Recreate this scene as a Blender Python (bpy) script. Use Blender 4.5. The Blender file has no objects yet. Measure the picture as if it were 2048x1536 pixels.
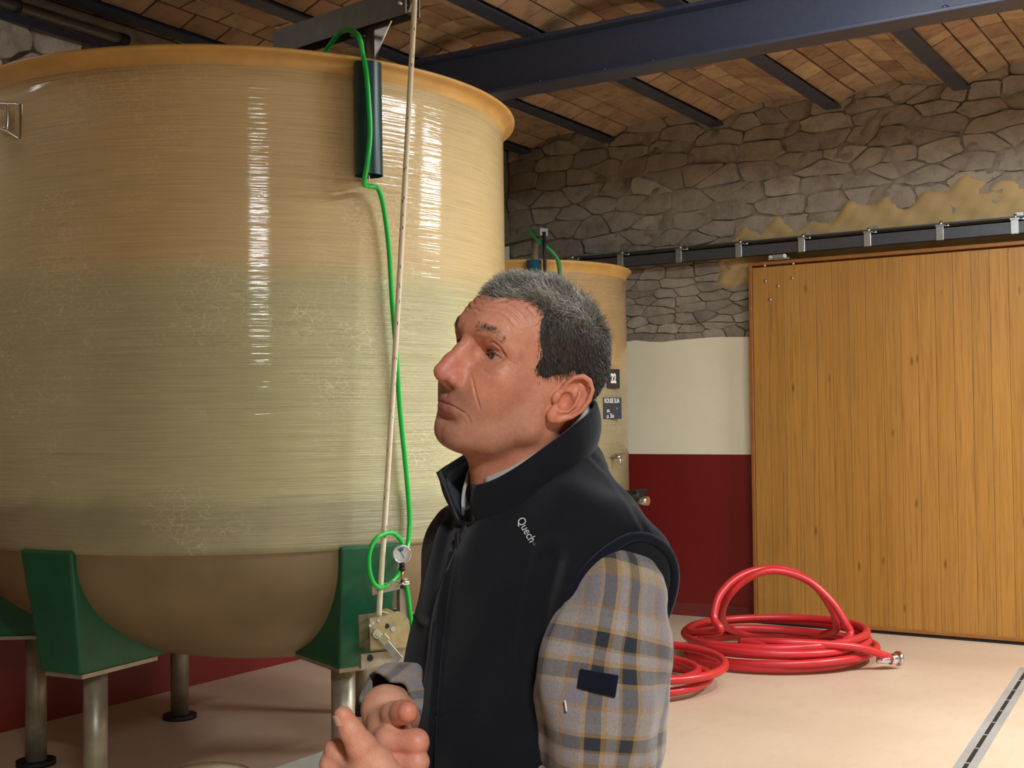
import bpy, bmesh, math, random
import numpy as np
from mathutils import Vector, Matrix
sc = bpy.context.scene
COL = sc.collection
rnd = random.Random(7)

# ---------------------------------------------------------------- camera
F_PX, PITCH, ROLL, YAW, CAM_H = 2480.0, math.radians(1.73), math.radians(-0.604), math.radians(32.471), 1.5
_cy, _sy = math.cos(YAW), math.sin(YAW)
_rt = np.array([_cy, _sy, 0.0]); _fw = np.array([-_sy, _cy, 0.0]); _up = np.array([0, 0, 1.0])
_fw2 = _fw*math.cos(PITCH) + _up*math.sin(PITCH); _up2 = _up*math.cos(PITCH) - _fw*math.sin(PITCH)
CR = _rt*math.cos(ROLL) + _up2*math.sin(ROLL); CU = -_rt*math.sin(ROLL) + _up2*math.cos(ROLL); CF = _fw2
CP = np.array([0, 0, CAM_H])
cd = bpy.data.cameras.new('camera'); cam = bpy.data.objects.new('camera', cd); COL.objects.link(cam)
cd.sensor_fit = 'HORIZONTAL'; cd.sensor_width = 36.0; cd.lens = F_PX/2048*36.0; cd.clip_start = 0.05
M = Matrix(((CR[0], CU[0], -CF[0], CP[0]), (CR[1], CU[1], -CF[1], CP[1]), (CR[2], CU[2], -CF[2], CP[2]), (0, 0, 0, 1)))
cam.matrix_world = M
sc.camera = cam
# the place was surveyed from the photograph: a viewing ray met with a floor, wall or tank gives a point of the room
def ray(x, y): return CF + CR*(x-1024)/F_PX - CU*(y-768)/F_PX
def atd(x, y, d): return CP + ray(x, y)*d
def onz(x, y, z): r = ray(x, y); return CP + r*((z-CAM_H)/r[2])
def ony(x, y, Y): r = ray(x, y); return CP + r*(Y/r[1])
def px(p):
    p = np.asarray(p, float) - CP; d = p@CF
    return np.stack([1024+F_PX*(p@CR)/d, 768-F_PX*(p@CU)/d], -1)

# ---------------------------------------------------------------- world, exposure
w = bpy.data.worlds.new('world'); sc.world = w; w.use_nodes = True
w.node_tree.nodes['Background'].inputs[0].default_value = (0.9, 0.85, 0.8, 1); w.node_tree.nodes['Background'].inputs[1].default_value = 0.02
sc.view_settings.view_transform = 'Standard'; sc.view_settings.look = 'None'
sc.view_settings.gamma = 1.0; sc.view_settings.use_curve_mapping = False
sc.view_settings.exposure = 0.25
# ceiling lamps of the room, the last one added: (x, y, z, tilt, rotation about z, watts, colour)
LAMPS = [
    (1.75, -1.0, 3.32, 0.0, math.radians(0), 205, (0.93, 0.99, 1.0)),
    (-1.35, 4.75, 3.50, math.radians(48), math.radians(0), 30, (0.86, 0.94, 1.0)),
    (1.1, 7.0, 3.50, 0.0, math.radians(90), 235, (0.92, 0.98, 1.0)),
    (-0.15, 4.7, 3.52, 0.0, math.radians(90), 108, (0.92, 0.98, 1.0)),
    (-4.9, 2.3, 3.52, math.radians(70), math.radians(30), 3.2, (1.0, 0.98, 0.95)),  # weak added lamp, tilted to brighten the white stones of the left wall
]

# ---------------------------------------------------------------- helpers
def srgb(r, g=None, b=None):
    c = (r, g, b)
    return tuple(((v/255)/12.92 if v/255 <= .04045 else ((v/255+.055)/1.055)**2.4) for v in c) + (1.0,)
class NT:
    def __init__(s, name):
        s.m = bpy.data.materials.new(name); s.m.use_nodes = True; s.t = s.m.node_tree; s.n = s.t.nodes
        s.b = s.n['Principled BSDF']
    def new(s, k, **kw):
        n = s.n.new(k)
        for a, v in kw.items():
            if a in n.bl_rna.properties: setattr(n, a, v)
        return n
    def link(s, a, b): s.t.links.new(a, b)
    def coord(s, kind='Object', scale=(1, 1, 1), rot=(0, 0, 0)):
        c = s.new('ShaderNodeTexCoord'); m = s.new('ShaderNodeMapping')
        m.inputs['Scale'].default_value = scale; m.inputs['Rotation'].default_value = rot
        s.link(c.outputs[kind], m.inputs[0]); return m.outputs[0]
    def noise(s, vec, scale, detail=4, rough=.55, dist=0.0):
        n = s.new('ShaderNodeTexNoise'); n.inputs['Scale'].default_value = scale; n.inputs['Detail'].default_value = detail
        n.inputs['Roughness'].default_value = rough; n.inputs['Distortion'].default_value = dist
        if vec is not None: s.link(vec, n.inputs['Vector'])
        return n.outputs['Fac']
    def ramp(s, fac, stops, interp='LINEAR'):
        r = s.new('ShaderNodeValToRGB'); r.color_ramp.interpolation = interp
        e = r.color_ramp.elements
        while len(e) < len(stops): e.new(.5)
        for i, (p, c) in enumerate(stops):
            e[i].position = p; e[i].color = c if len(c) == 4 else (*c, 1)
        s.link(fac, r.inputs[0]); return r.outputs[0]
    def mix(s, fac, a, b, mode='MIX'):
        n = s.new('ShaderNodeMix', data_type='RGBA', blend_type=mode)
        for i, v in ((0, fac), (6, a), (7, b)):
            if hasattr(v, 'is_output') or isinstance(v, bpy.types.NodeSocket): s.link(v, n.inputs[i])
            else: n.inputs[i].default_value = v
        return n.outputs[2]
    def math(s, op, a, b=0.0, clamp=False):
        n = s.new('ShaderNodeMath', operation=op); n.use_clamp = clamp
        for i, v in ((0, a), (1, b)):
            if isinstance(v, bpy.types.NodeSocket): s.link(v, n.inputs[i])
            else: n.inputs[i].default_value = v
        return n.outputs[0]
    def bump(s, h, strength=.3, dist=.01):
        n = s.new('ShaderNodeBump'); n.inputs['Strength'].default_value = strength; n.inputs['Distance'].default_value = dist
        s.link(h, n.inputs['Height']); s.link(n.outputs[0], s.b.inputs['Normal'])
    def set(s, **kw):
        for k, v in kw.items():
            i = s.b.inputs[k.replace('_', ' ')]
            if isinstance(v, bpy.types.NodeSocket): s.link(v, i)
            else: i.default_value = v
        return s
    def grey(s, sock, lo, hi):
        m = s.new('ShaderNodeMapRange'); s.link(sock, m.inputs[0]); m.inputs[3].default_value = lo; m.inputs[4].default_value = hi
        return m.outputs[0]
def simple(name, col, rough=.5, metal=0.0, var=.12, scale=20, bump=0.0, **kw):
    t = NT(name); v = t.coord(); n = t.noise(v, scale)
    dark = tuple(c*(1-var) for c in col[:3])+(1,); lite = tuple(min(1, c*(1+var)) for c in col[:3])+(1,)
    t.set(Base_Color=t.ramp(n, [(.3, dark), (.7, lite)]), Roughness=rough, Metallic=metal, **kw)
    if bump: t.bump(n, bump, .004)
    return t.m

class MB:
    def __init__(s): s.v = []; s.f = []; s.sm = []
    def add(s, vs, fs, smooth=False):
        o = len(s.v); s.v += [tuple(map(float, p)) for p in vs]
        s.f += [tuple(i+o for i in f) for f in fs]; s.sm += [smooth]*len(fs)
        return s
    def box(s, c, size, mat=None, bev=0.0):
        hx, hy, hz = [q/2 for q in size]
        if bev <= 0:
            vs = [(sx*hx, sy*hy, sz*hz) for sz in (-1, 1) for sy in (-1, 1) for sx in (-1, 1)]
            fs = [(0, 2, 3, 1), (4, 5, 7, 6), (0, 1, 5, 4), (2, 6, 7, 3), (0, 4, 6, 2), (1, 3, 7, 5)]
        else:
            bm = bmesh.new(); bmesh.ops.create_cube(bm, size=1)
            for v in bm.verts: v.co = (v.co.x*2*hx, v.co.y*2*hy, v.co.z*2*hz)
            bmesh.ops.bevel(bm, geom=bm.edges[:], offset=bev, segments=2, affect='EDGES', profile=.5)
            bm.verts.index_update(); vs = [tuple(v.co) for v in bm.verts]; fs = [tuple(v.index for v in f.verts) for f in bm.faces]; bm.free()
        R = np.eye(3) if mat is None else np.asarray(mat, float)
        return s.add([R@np.array(p)+np.asarray(c, float) for p in vs], fs)
    def cyl(s, a, b, r, r2=None, n=20, cap=True):
        return s.tube([a, b], [r, r if r2 is None else r2], n, cap)
    def tube(s, path, r, n=10, cap=True, closed=False, smooth=True):
        P = np.asarray(path, float); m = len(P)
        R = np.full(m, r) if np.isscalar(r) else np.asarray(r, float)
        if closed: T = np.roll(P, -1, 0)-np.roll(P, 1, 0)
        else: T = np.gradient(P, axis=0)
        T = T/np.maximum(np.linalg.norm(T, axis=1, keepdims=True), 1e-9)
        u = np.cross(T[0], [0, 0, 1.0]);
        if np.linalg.norm(u) < 1e-3: u = np.cross(T[0], [1.0, 0, 0])
        u /= np.linalg.norm(u); vs = []
        for i in range(m):
            u = u-T[i]*(u@T[i]); u /= np.linalg.norm(u); w_ = np.cross(T[i], u)
            for k in range(n):
                a = 2*math.pi*k/n; vs.append(P[i]+R[i]*(math.cos(a)*u+math.sin(a)*w_))
        fs = []
        for i in range(m if closed else m-1):
            j = (i+1) % m
            for k in range(n):
                l = (k+1) % n; fs.append((i*n+k, i*n+l, j*n+l, j*n+k))
        o = len(s.v); s.add(vs, fs, smooth)
        if cap and not closed:
            s.f.append(tuple(o+k for k in range(n))[::-1]); s.f.append(tuple(o+(m-1)*n+k for k in range(n))); s.sm += [False]*2
        return s
    def lathe(s, prof, c=(0, 0, 0), n=96, axis=None, close=False, smooth=True):
        c = np.asarray(c, float); R = np.eye(3) if axis is None else np.asarray(axis, float); vs = []
        for (r, z) in prof:
            for k in range(n):
                a = 2*math.pi*k/n; vs.append(R@np.array((r*math.cos(a), r*math.sin(a), z))+c)
        m = len(prof); fs = [((i % m)*n+k, (i % m)*n+(k+1) % n, ((i+1) % m)*n+(k+1) % n, ((i+1) % m)*n+k) for i in range(m if close else m-1) for k in range(n)]
        return s.add(vs, fs, smooth)
    def prism(s, poly, a, b):
        """poly: list of 3D points, extruded by vector from a to b offsets"""
        n = len(poly); P = [np.asarray(p, float) for p in poly]
        vs = [p+np.asarray(a) for p in P]+[p+np.asarray(b) for p in P]
        fs = [tuple(range(n))[::-1], tuple(range(n, 2*n))]+[(i, (i+1) % n, n+(i+1) % n, n+i) for i in range(n)]
        return s.add(vs, fs)
    def mesh(s, name):
        me = bpy.data.meshes.new(name); me.from_pydata(s.v, [], s.f)
        me.polygons.foreach_set('use_smooth', s.sm); me.update()
        bm = bmesh.new(); bm.from_mesh(me); bmesh.ops.recalc_face_normals(bm, faces=bm.faces); bm.to_mesh(me); bm.free()
        return me
    def build(s, name, mat, parent=None, **kw):
        return link(bpy.data.objects.new(name, s.mesh(name)), mat, parent, **kw)
def link(o, mat=None, parent=None, label=None, cat=None, group=None, kind=None):
    COL.objects.link(o)
    if mat is not None and o.data is not None:
        o.data.materials.clear(); o.data.materials.append(mat)
    if parent is not None: o.parent = parent
    tag(o, label, cat, group, kind); return o
def tag(o, label=None, cat=None, group=None, kind=None):
    if label: o['label'] = label
    if cat: o['category'] = cat
    if group: o['group'] = group
    if kind: o['kind'] = kind
    return o
def thing(name, label, cat, loc=(0, 0, 0), group=None, kind=None):
    o = bpy.data.objects.new(name, None); o.empty_display_size = .05; COL.objects.link(o)
    return tag(o, label, cat, group, kind)
def smoothpath(P, k=8, closed=False):
    P = [np.asarray(p, float) for p in P]; n = len(P); out = []
    for i in range(n if closed else n-1):
        if closed: p0, p1, p2, p3 = P[(i-1) % n], P[i], P[(i+1) % n], P[(i+2) % n]
        else: p0, p1, p2, p3 = P[max(i-1, 0)], P[i], P[i+1], P[min(i+2, n-1)]
        for j in range(k):
            t = j/k
            out.append(.5*((2*p1)+(-p0+p2)*t+(2*p0-5*p1+4*p2-p3)*t*t+(-p0+3*p1-3*p2+p3)*t**3))
    if not closed: out.append(P[-1])
    return np.array(out)
def text_mesh(txt, size, depth=.001, font_scale=(1, 1), bold=0.0, shear=0.0):
    cu = bpy.data.curves.new('lettering', 'FONT'); cu.body = txt; cu.size = size; cu.extrude = depth; cu.align_x = 'CENTER'; cu.align_y = 'CENTER'
    cu.offset = bold; cu.shear = shear; cu.resolution_u = 4
    o = bpy.data.objects.new('lettering', cu); COL.objects.link(o)
    dg = bpy.context.evaluated_depsgraph_get(); me = bpy.data.meshes.new_from_object(o.evaluated_get(dg))
    bpy.data.objects.remove(o); bpy.data.curves.remove(cu)
    co = np.zeros(len(me.vertices)*3); me.vertices.foreach_get('co', co); co = co.reshape(-1, 3)
    co[:, 0] *= font_scale[0]; co[:, 1] *= font_scale[1]; me.vertices.foreach_set('co', co.ravel()); me.update()
    return me
def axes_obj(o, origin, ax, ay, az):
    o.matrix_world = Matrix(((ax[0], ay[0], az[0], origin[0]), (ax[1], ay[1], az[1], origin[1]), (ax[2], ay[2], az[2], origin[2]), (0, 0, 0, 1)))

# ---------------------------------------------------------------- materials of the setting
def mat_floor():
    t = NT('beige_floor_paint'); v = t.coord()
    n1 = t.noise(v, .9, 5); n2 = t.noise(t.coord(scale=(3, 1.2, 1)), 6, 6, .7); n3 = t.noise(v, 60, 3)
    c = t.ramp(n1, [(.3, srgb(190, 163, 138)), (.55, srgb(201, 175, 150)), (.75, srgb(206, 182, 158))])
    c = t.mix(t.ramp(n2, [(.52, (0, 0, 0)), (.72, (.35, .35, .35))]), c, srgb(186, 148, 116))
    t.set(Base_Color=c, Roughness=t.grey(n2, .38, .6)); t.bump(n3, .08, .003); return t.m
def mat_stone(name, cols, scale=7):
    t = NT(name); v = t.coord(); o = t.new('ShaderNodeObjectInfo')
    c = t.ramp(o.outputs['Random'], [(i/(len(cols)-1), x) for i, x in enumerate(cols)])
    ad = t.new('ShaderNodeVectorMath', operation='ADD'); t.link(v, ad.inputs[0]); t.link(o.outputs['Location'], ad.inputs[1])
    n = t.noise(ad.outputs[0], scale, 7, .68, .4); n2 = t.noise(ad.outputs[0], scale*6, 5, .7)
    c = t.mix(1.0, c, t.ramp(n, [(.28, (.62, .6, .58)), (.5, (1, 1, 1)), (.75, (1.22, 1.2, 1.16))]), 'MULTIPLY')
    t.set(Base_Color=c, Roughness=.92); h = t.math('ADD', n, t.math('MULTIPLY', n2, .5)); t.bump(h, .75, .02); return t.m
def mat_plaster(name, col, bump=.15, var=.06):
    t = NT(name); v = t.coord(); n = t.noise(v, 2.2, 6, .6); n2 = t.noise(v, 70, 4, .6)
    c = t.ramp(n, [(.3, tuple(x*(1-var) for x in col[:3])), (.7, tuple(min(1, x*(1+var)) for x in col[:3]))])
    t.set(Base_Color=c, Roughness=.8); t.bump(n2, bump, .004); return t.m
M_FLOOR = mat_floor()
M_STONE = mat_stone('rubble_stone', [srgb(150, 138, 122), srgb(164, 152, 134), srgb(156, 143, 128), srgb(170, 158, 138), srgb(146, 136, 124), srgb(160, 146, 126)])
M_STONE2 = mat_stone('grey_rubble_stone', [srgb(150, 140, 126), srgb(168, 158, 142), srgb(156, 142, 126), srgb(178, 168, 150), srgb(142, 132, 122)])
M_WHITESTONE = mat_stone('limewashed_stone', [srgb(222, 218, 214), srgb(236, 232, 226), srgb(212, 207, 205)])
M_MORTAR = mat_stone('lime_mortar', [srgb(146, 134, 118), srgb(150, 138, 121)], 11)
M_OCHRE = mat_plaster('ochre_plaster', srgb(186, 158, 106), .3, .12)
M_CREAM = mat_plaster('cream_wall_paint', srgb(244, 238, 210), .22, .03)
M_RED = mat_plaster('oxblood_wall_paint', srgb(118, 25, 22), .15, .1); M_RED.node_tree.nodes['Principled BSDF'].inputs['Roughness'].default_value = .45
M_SKIRT = mat_plaster('worn_skirting_paint', srgb(112, 40, 34), .2, .2)
def mat_brick():
    t = NT('vault_brick'); v = t.coord(); o = t.new('ShaderNodeObjectInfo')
    c = t.ramp(o.outputs['Random'], [(0, srgb(146, 116, 88)), (.25, srgb(178, 152, 118)), (.5, srgb(156, 124, 96)), (.75, srgb(190, 164, 128)), (1, srgb(136, 106, 84))])
    ad = t.new('ShaderNodeVectorMath', operation='ADD'); t.link(v, ad.inputs[0]); t.link(o.outputs['Location'], ad.inputs[1])
    n = t.noise(ad.outputs[0], 9, 6, .65); n2 = t.noise(ad.outputs[0], 55, 4, .7)
    c = t.mix(1.0, c, t.ramp(n, [(.28, (.6, .56, .54)), (.5, (1, 1, 1)), (.78, (1.2, 1.18, 1.1))]), 'MULTIPLY')
    t.set(Base_Color=c, Roughness=.95); t.bump(t.math('ADD', n, n2), .5, .01); return t.m
M_BRICK = mat_brick()
M_JOINT = mat_plaster('dark_vault_joint', srgb(62, 48, 38), .4, .2)
def mat_vault_far():
    t = NT('vault_brick_courses'); b = t.new('ShaderNodeTexBrick'); v = t.coord(rot=(0, 0, math.pi/2)); t.link(v, b.inputs['Vector'])
    b.inputs['Scale'].default_value = 1; b.inputs['Brick Width'].default_value = .285; b.inputs['Row Height'].default_value = .14; b.inputs['Mortar Size'].default_value = .006
    b.inputs['Color1'].default_value = srgb(162, 128, 94); b.inputs['Color2'].default_value = srgb(148, 114, 84); b.inputs['Mortar'].default_value = srgb(90, 66, 48)
    t.set(Base_Color=b.outputs[0], Roughness=.95); t.bump(b.outputs['Fac'], -.4, .01); return t.m
M_VAULT = mat_vault_far()
M_STEELPAINT = simple('navy_grey_steel_paint', srgb(58, 63, 80), .34, 0, .12, 30, .05)
M_RAIL = simple('dark_rail_steel', srgb(86, 88, 92), .4, .6, .12, 25)
M_ZINC = simple('zinc_plated_steel', srgb(178, 178, 172), .32, .9, .15, 40)
M_CHROME = simple('polished_steel', srgb(232, 232, 234), .2, 1.0, .05, 30)
M_BLACK = simple('black_rubber', srgb(20, 20, 20), .6, 0, .2, 30)

# ================================================================ the room
YW, XL, XR, YB, ZC = 8.80, -5.62, 5.2, -5.0, 3.735
fl = MB().box(((XL+XR)/2, (YB+YW)/2, -.1), (XR-XL+.6, YW-YB+.6, .2)).build('floor', M_FLOOR, label='beige painted concrete cellar floor', kind='structure')

# ---- rubble masonry: courses of seeds, each stone the cell around its seed
def clip(poly, nx, nz, d):
    out = []
    for i in range(len(poly)):
        a, b = poly[i], poly[(i+1) % len(poly)]
        da, db = a[0]*nx+a[1]*nz-d, b[0]*nx+b[1]*nz-d
        if da <= 0: out.append(a)
        if da*db < 0:
            t = da/(da-db); out.append((a[0]+(b[0]-a[0])*t, a[1]+(b[1]-a[1])*t))
    return out
def cells(x0, x1, z0, z1, hmin, hmax, wmin, wmax, sq, seed):
    r = random.Random(seed); S = []; z = z0
    while z < z1:
        h = r.uniform(hmin, hmax); x = x0+r.uniform(-.1, .05)
        while x < x1:
            wd = r.uniform(wmin, wmax)*r.choice((.6, .8, 1, 1, 1.35)); S.append((x+wd/2, z+h/2+r.uniform(-.3, .3)*h)); x += wd
        z += h
    out = []
    for i, (sx, sz) in enumerate(S):
        poly = [(x0, z0), (x1, z0), (x1, z1), (x0, z1)]
        for j, (tx, tz) in enumerate(S):
            if i == j or abs(tx-sx) > 1.2 or abs(tz-sz) > .6: continue
            dx, dz = (tx-sx), (tz-sz)*sq*sq
            poly = clip(poly, dx, dz, dx*(sx+tx)/2+dz*(sz+tz)/2)
            if not poly: break
        if len(poly) >= 3: out.append(poly)
    return out
def stone_mesh(poly, gap, proud, r):
    P = np.array(poly); c = P.mean(0); P = P-c; q = []
    n = len(P)
    for i in range(n):                                    # cut the corners
        a, b = P[i], P[(i+1) % n]
        if np.linalg.norm(a-b) < .012: q.append((a+b)/2); continue
        e_ = np.linalg.norm(a-b); q.append(a*.88+b*.12)
        if e_ > .07: t_ = r.uniform(.4, .6); q.append(a*(1-t_)+b*t_+np.array([r.uniform(-.012, .012), r.uniform(-.010, .010)])*min(1, e_/.15))
        q.append(a*.12+b*.88)
    P = np.array(q); rad = np.linalg.norm(P, axis=1, keepdims=True); P = P*np.maximum(1-gap/np.maximum(rad, .02), .3)
    P = P*np.array([[1+r.uniform(-.05, .05) for _ in range(2)] for _ in P])
    n = len(P); tx, tz = r.uniform(-.12, .12), r.uniform(-.12, .12); V = []
    for k, (s, d) in enumerate(((1.0, -.03), (.965, proud*.92))):
        for p in P: V.append((p[0]*s, -(d+(tx*p[0]+tz*p[1])*(k > 0)), p[1]*s))
    V.append((0, -proud*1.0, 0)); F = []
    for i in range(n): j = (i+1) % n; F.append((i, j, n+j, n+i)); F.append((n+i, n+j, 2*n))
    m = MB(); m.add(V, F, False); return m, c
def masonry(parent, mat, polys, y, proud, gap, seed, to_world=lambda x, z, y: (x, y, z), rotz=0.0):
    r = random.Random(seed)
    for p in polys:
        m, c = stone_mesh(p, gap, r.uniform(*proud), r)
        o = m.build('stone', mat, parent); o.location = to_world(c[0], c[1], y); o.rotation_euler.z = rotz
wall = MB().box(((XL+XR)/2, YW+.15, 2.0), (XR-XL+.6, .3, 4.1)).build('wall_back', M_MORTAR, label='rubble stone wall with cream and oxblood painted lower part', kind='structure')
DX0, DX1, DZ1, DY = -3.43, .35, 2.655, 8.66
masonry(wall, M_STONE, cells(-5.6, -.75, 2.74, 3.98, .075, .17, .16, .42, 2.6, 3), YW, (.008, .034), .004, 11)
masonry(wall, M_STONE2, cells(-4.85, -3.36, 2.10, 2.74, .05, .1, .12, .32, 2.8, 5), YW, (.010, .03), .0035, 12)
def plaster_skin(name, mat, x0, x1, z0, z1, inside, y, proud, parent, nx=80, nz=26, seed=1):
    r = np.random.RandomState(seed); X = np.linspace(x0, x1, nx); Z = np.linspace(z0, z1, nz); V = []
    for z in Z:
        for x in X:
            d = inside(x, z); lump = .006*math.sin(x*23+z*17)+.005*math.sin(x*51-z*37)+.004*math.sin(z*71+x*9)
            V.append((x, y-(-.02+(proud+.02)*min(1, max(0, d/.08+.5)))-lump, z))
    F = [(j*nx+i, j*nx+i+1, (j+1)*nx+i+1, (j+1)*nx+i) for j in range(nz-1) for i in range(nx-1)]
    return MB().add(V, F, True).build(name, mat, parent)
def lump(x, z): return .009*math.sin(x*7.3+1.3*math.sin(z*9))*math.sin(z*11+x*3)+.006*math.sin(x*19-z*23)
o = plaster_skin('mortar_skin', M_MORTAR, -5.6, -.75, 2.72, 3.98, lambda x, z: .01+lump(x, z)*3, YW, .017, wall, 150, 50)
# ochre plaster that half buries the stones above the rail
def in_ochre(x, z):
    top = 2.92+.20*max(0, min(1, (x+3.3)/1.5))+.05*math.sin(x*9)+.04*math.sin(x*23+1)
    return min(top-z, x+3.72+.1*math.sin(z*14), .2)
o = plaster_skin('ochre_plaster_patch', M_OCHRE, -3.9, -.75, 2.66, 3.3, in_ochre, YW, .034, wall); o['label'] = 'ochre plaster smeared over the stones above the rail'
o = plaster_skin('ochre_plaster_patch', M_OCHRE, -3.85, -3.3, 2.42, 2.76, lambda x, z: min(x+3.72+.02*math.sin(z*40), z-2.50-.02*math.sin(x*30)), YW, .04, wall, 24, 16)
# painted lower parts, a plaster coat of its own with a ragged upper edge
def coat(name, mat, x0, x1, z0, z1, ragged, th, n=90):
    V = []; rr = random.Random(4)
    for i in range(n+1):
        x = x0+(x1-x0)*i/n; zt = z1+ragged*(.6*math.sin(x*11)+.5*math.sin(x*37+1)+rr.uniform(-.4, .4))
        V += [(x, YW-th, z0), (x, YW-th, zt), (x, YW+.02, zt), (x, YW+.02, z0)]
    F = [(4*i+k, 4*i+4+k, 4*i+4+(k+1) % 4, 4*i+(k+1) % 4) for i in range(n) for k in range(4)]
    return MB().add(V, F).build(name, mat, wall)
coat('cream_plaster', M_CREAM, XL, XR, 1.234, 2.118, .012, .034)
coat('red_dado', M_RED, XL, XR, .1, 1.234, .0, .036)
coat('skirting', M_SKIRT, XL, XR, 0, .1, .004, .040)
# left wall with its plinth
wl = MB().box((XL-.15, (YB+YW)/2, 2.0), (.3, YW-YB, 4.1)).build('wall_left', M_MORTAR, label='limewashed rubble wall behind the big fibreglass tank', kind='structure')
MB().box((XL+.08, (YB+YW)/2, .615), (.24, YW-YB-.1, 1.23)).build('red_dado', M_RED, wl)
MB().box((XL+.01, (YB+YW)/2, 2.1), (.06, YW-YB-.1, 1.75)).build('cream_plaster', M_CREAM, wl)
masonry(wl, M_WHITESTONE, cells(3.0, 5.4, 2.95, 3.66, .1, .2, .2, .4, 1.6, 9), 0, (.015, .05), .009, 13, lambda x, z, y: (XL, x, z), math.pi/2)
MB().box((XL+.01, 3.0, 3.67), (.06, 9.0, .06), bev=.01).build('wall_ledge', M_OCHRE, wl)
wr = MB().box((XR+.15, (YB+YW)/2, 2.0), (.3, YW-YB, 4.1)).build('wall_right', M_MORTAR, label='rubble wall on the far right side of the cellar', kind='structure')
wf = MB().box(((XL+XR)/2, YB-.15, 2.0), (XR-XL+.6, .3, 4.1)).build('wall_front', M_MORTAR, label='rubble wall behind the viewer', kind='structure')

# ---- vaulted ceiling: steel joists with shallow brick vaults between
JX = [-5.41, -4.637, -3.714, -2.804, -1.904, -1.0, -.1, .8, 1.7, 2.6, 3.5, 4.4]
BAYS = [(XL-.03, JX[0])]+list(zip(JX[:-1], JX[1:]))+[(JX[-1], XR+.05)]
RISE = .10
def vault_pt(x0, x1, t, off=0.0):
    a, b = x0+.035, x1-.035; h = min(RISE, (b-a)*.12)
    R = ((b-a)**2/4+h*h)/(2*h); th = math.asin((b-a)/2/R); an = (2*t-1)*th
    return (a+b)/2+(R+off)*math.sin(an), ZC+.035-(R-h)+(R+off)*math.cos(an), an, 2*R*th
far = MB(); joint = MB()
for (x0, x1) in BAYS:
    for (mb_, y0, y1, off) in ((far, YB-.1, 3.4, .012), (far, YW-.001, YW+.2, .012), (joint, 3.4, YW, .012)):
        if mb_ is joint and x0 > .5: mb_ = far
        V = []; n = 12
        for y in (y0, y1):
            for k in range(n+1):
                vx, vz, _, _ = vault_pt(x0, x1, k/n, off); V.append((vx, y, vz))
        mb_.add(V, [(k, k+1, n+2+k, n+1+k) for k in range(n)], True)
far.box(((XL+XR)/2, (YB+YW)/2, 4.06), (XR-XL+.6, YW-YB+.6, .1))
ce = far.build('ceiling', M_VAULT, label='vaulted brick ceiling between navy steel joists', kind='structure')
joint.build('vault_joint', M_JOINT, ce)
bm_ = MB()
def brick_shape(L, W, T):
    c = .004; V = []
    for (z, s) in ((T, 0), (c, 0), (0, c)):
        V += [(-W/2+s, -L/2+s, z), (W/2-s, -L/2+s, z), (W/2-s, L/2-s, z), (-W/2+s, L/2-s, z)]
    return V, [(3, 2, 1, 0), (8, 9, 10, 11)]+[(4*k+i, 4*k+(i+1) % 4, 4*k+4+(i+1) % 4, 4*k+4+i) for k in (0, 1) for i in range(4)]
SHAPES = {}
bricks = []
for bi, (x0, x1) in enumerate(BAYS[:8]):
    arc = vault_pt(x0, x1, .5)[3]; n = max(1, round(arc/.142)); wd = arc/n-.009
    for i in range(n):
        vx, vz, an, _ = vault_pt(x0, x1, (i+.5)/n)
        y = 3.25+(.145 if i % 2 else 0)+rnd.uniform(-.02, .02)
        while y < YW-.02:
            L = .285*rnd.choice((1, 1, 1, 1, .97, .52)); y2 = min(y+L, YW-.005)
            if y2-y > .06: bricks.append((vx, (y+y2)/2, vz, an, round(y2-y-.013, 3), round(wd, 4)))
            y += L
def in_view(p, mx=40):
    q = np.asarray(p)-CP
    if q@CF < .5: return False
    u = px(p); return -mx < u[0] < 2048+mx and -mx-60 < u[1] < 1536+mx
vis = [b for b in bricks if in_view(b[:3], 10)]
vis.sort(key=lambda b: np.linalg.norm(np.array(b[:3])-CP))
# leave to the joined part what the tank hides
def hidden(b):
    u = px(b[:3]); return u[1] > 92+max(0, (u[0]-500)/500)**2*90 and u[0] < 985
one = [b for b in vis if not hidden(b)][:290]; ones = set(map(id, one))
for b in one:
    key = (b[4], b[5])
    if key not in SHAPES:
        V, F = brick_shape(b[4], b[5], .03); SHAPES[key] = MB().add(V, F).mesh('brick'); SHAPES[key].materials.append(M_BRICK)
    o = bpy.data.objects.new('brick', SHAPES[key]); COL.objects.link(o); o.parent = ce
    o.location = (b[0], b[1], b[2]-rnd.uniform(0, .006)); o.rotation_euler = (rnd.uniform(-.012, .012), b[3]+rnd.uniform(-.02, .02), rnd.uniform(-.01, .01))
rest = MB()
for b in bricks:
    if id(b) in ones: continue
    V, F = brick_shape(b[4], b[5], .03); c_, s_ = math.cos(b[3]), math.sin(b[3])
    rest.add([(b[0]+p[0]*c_+p[2]*s_, b[1]+p[1], b[2]-p[0]*s_+p[2]*c_) for p in V], F)
o = rest.build('brick_courses', M_BRICK, ce, kind='stuff')
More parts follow.
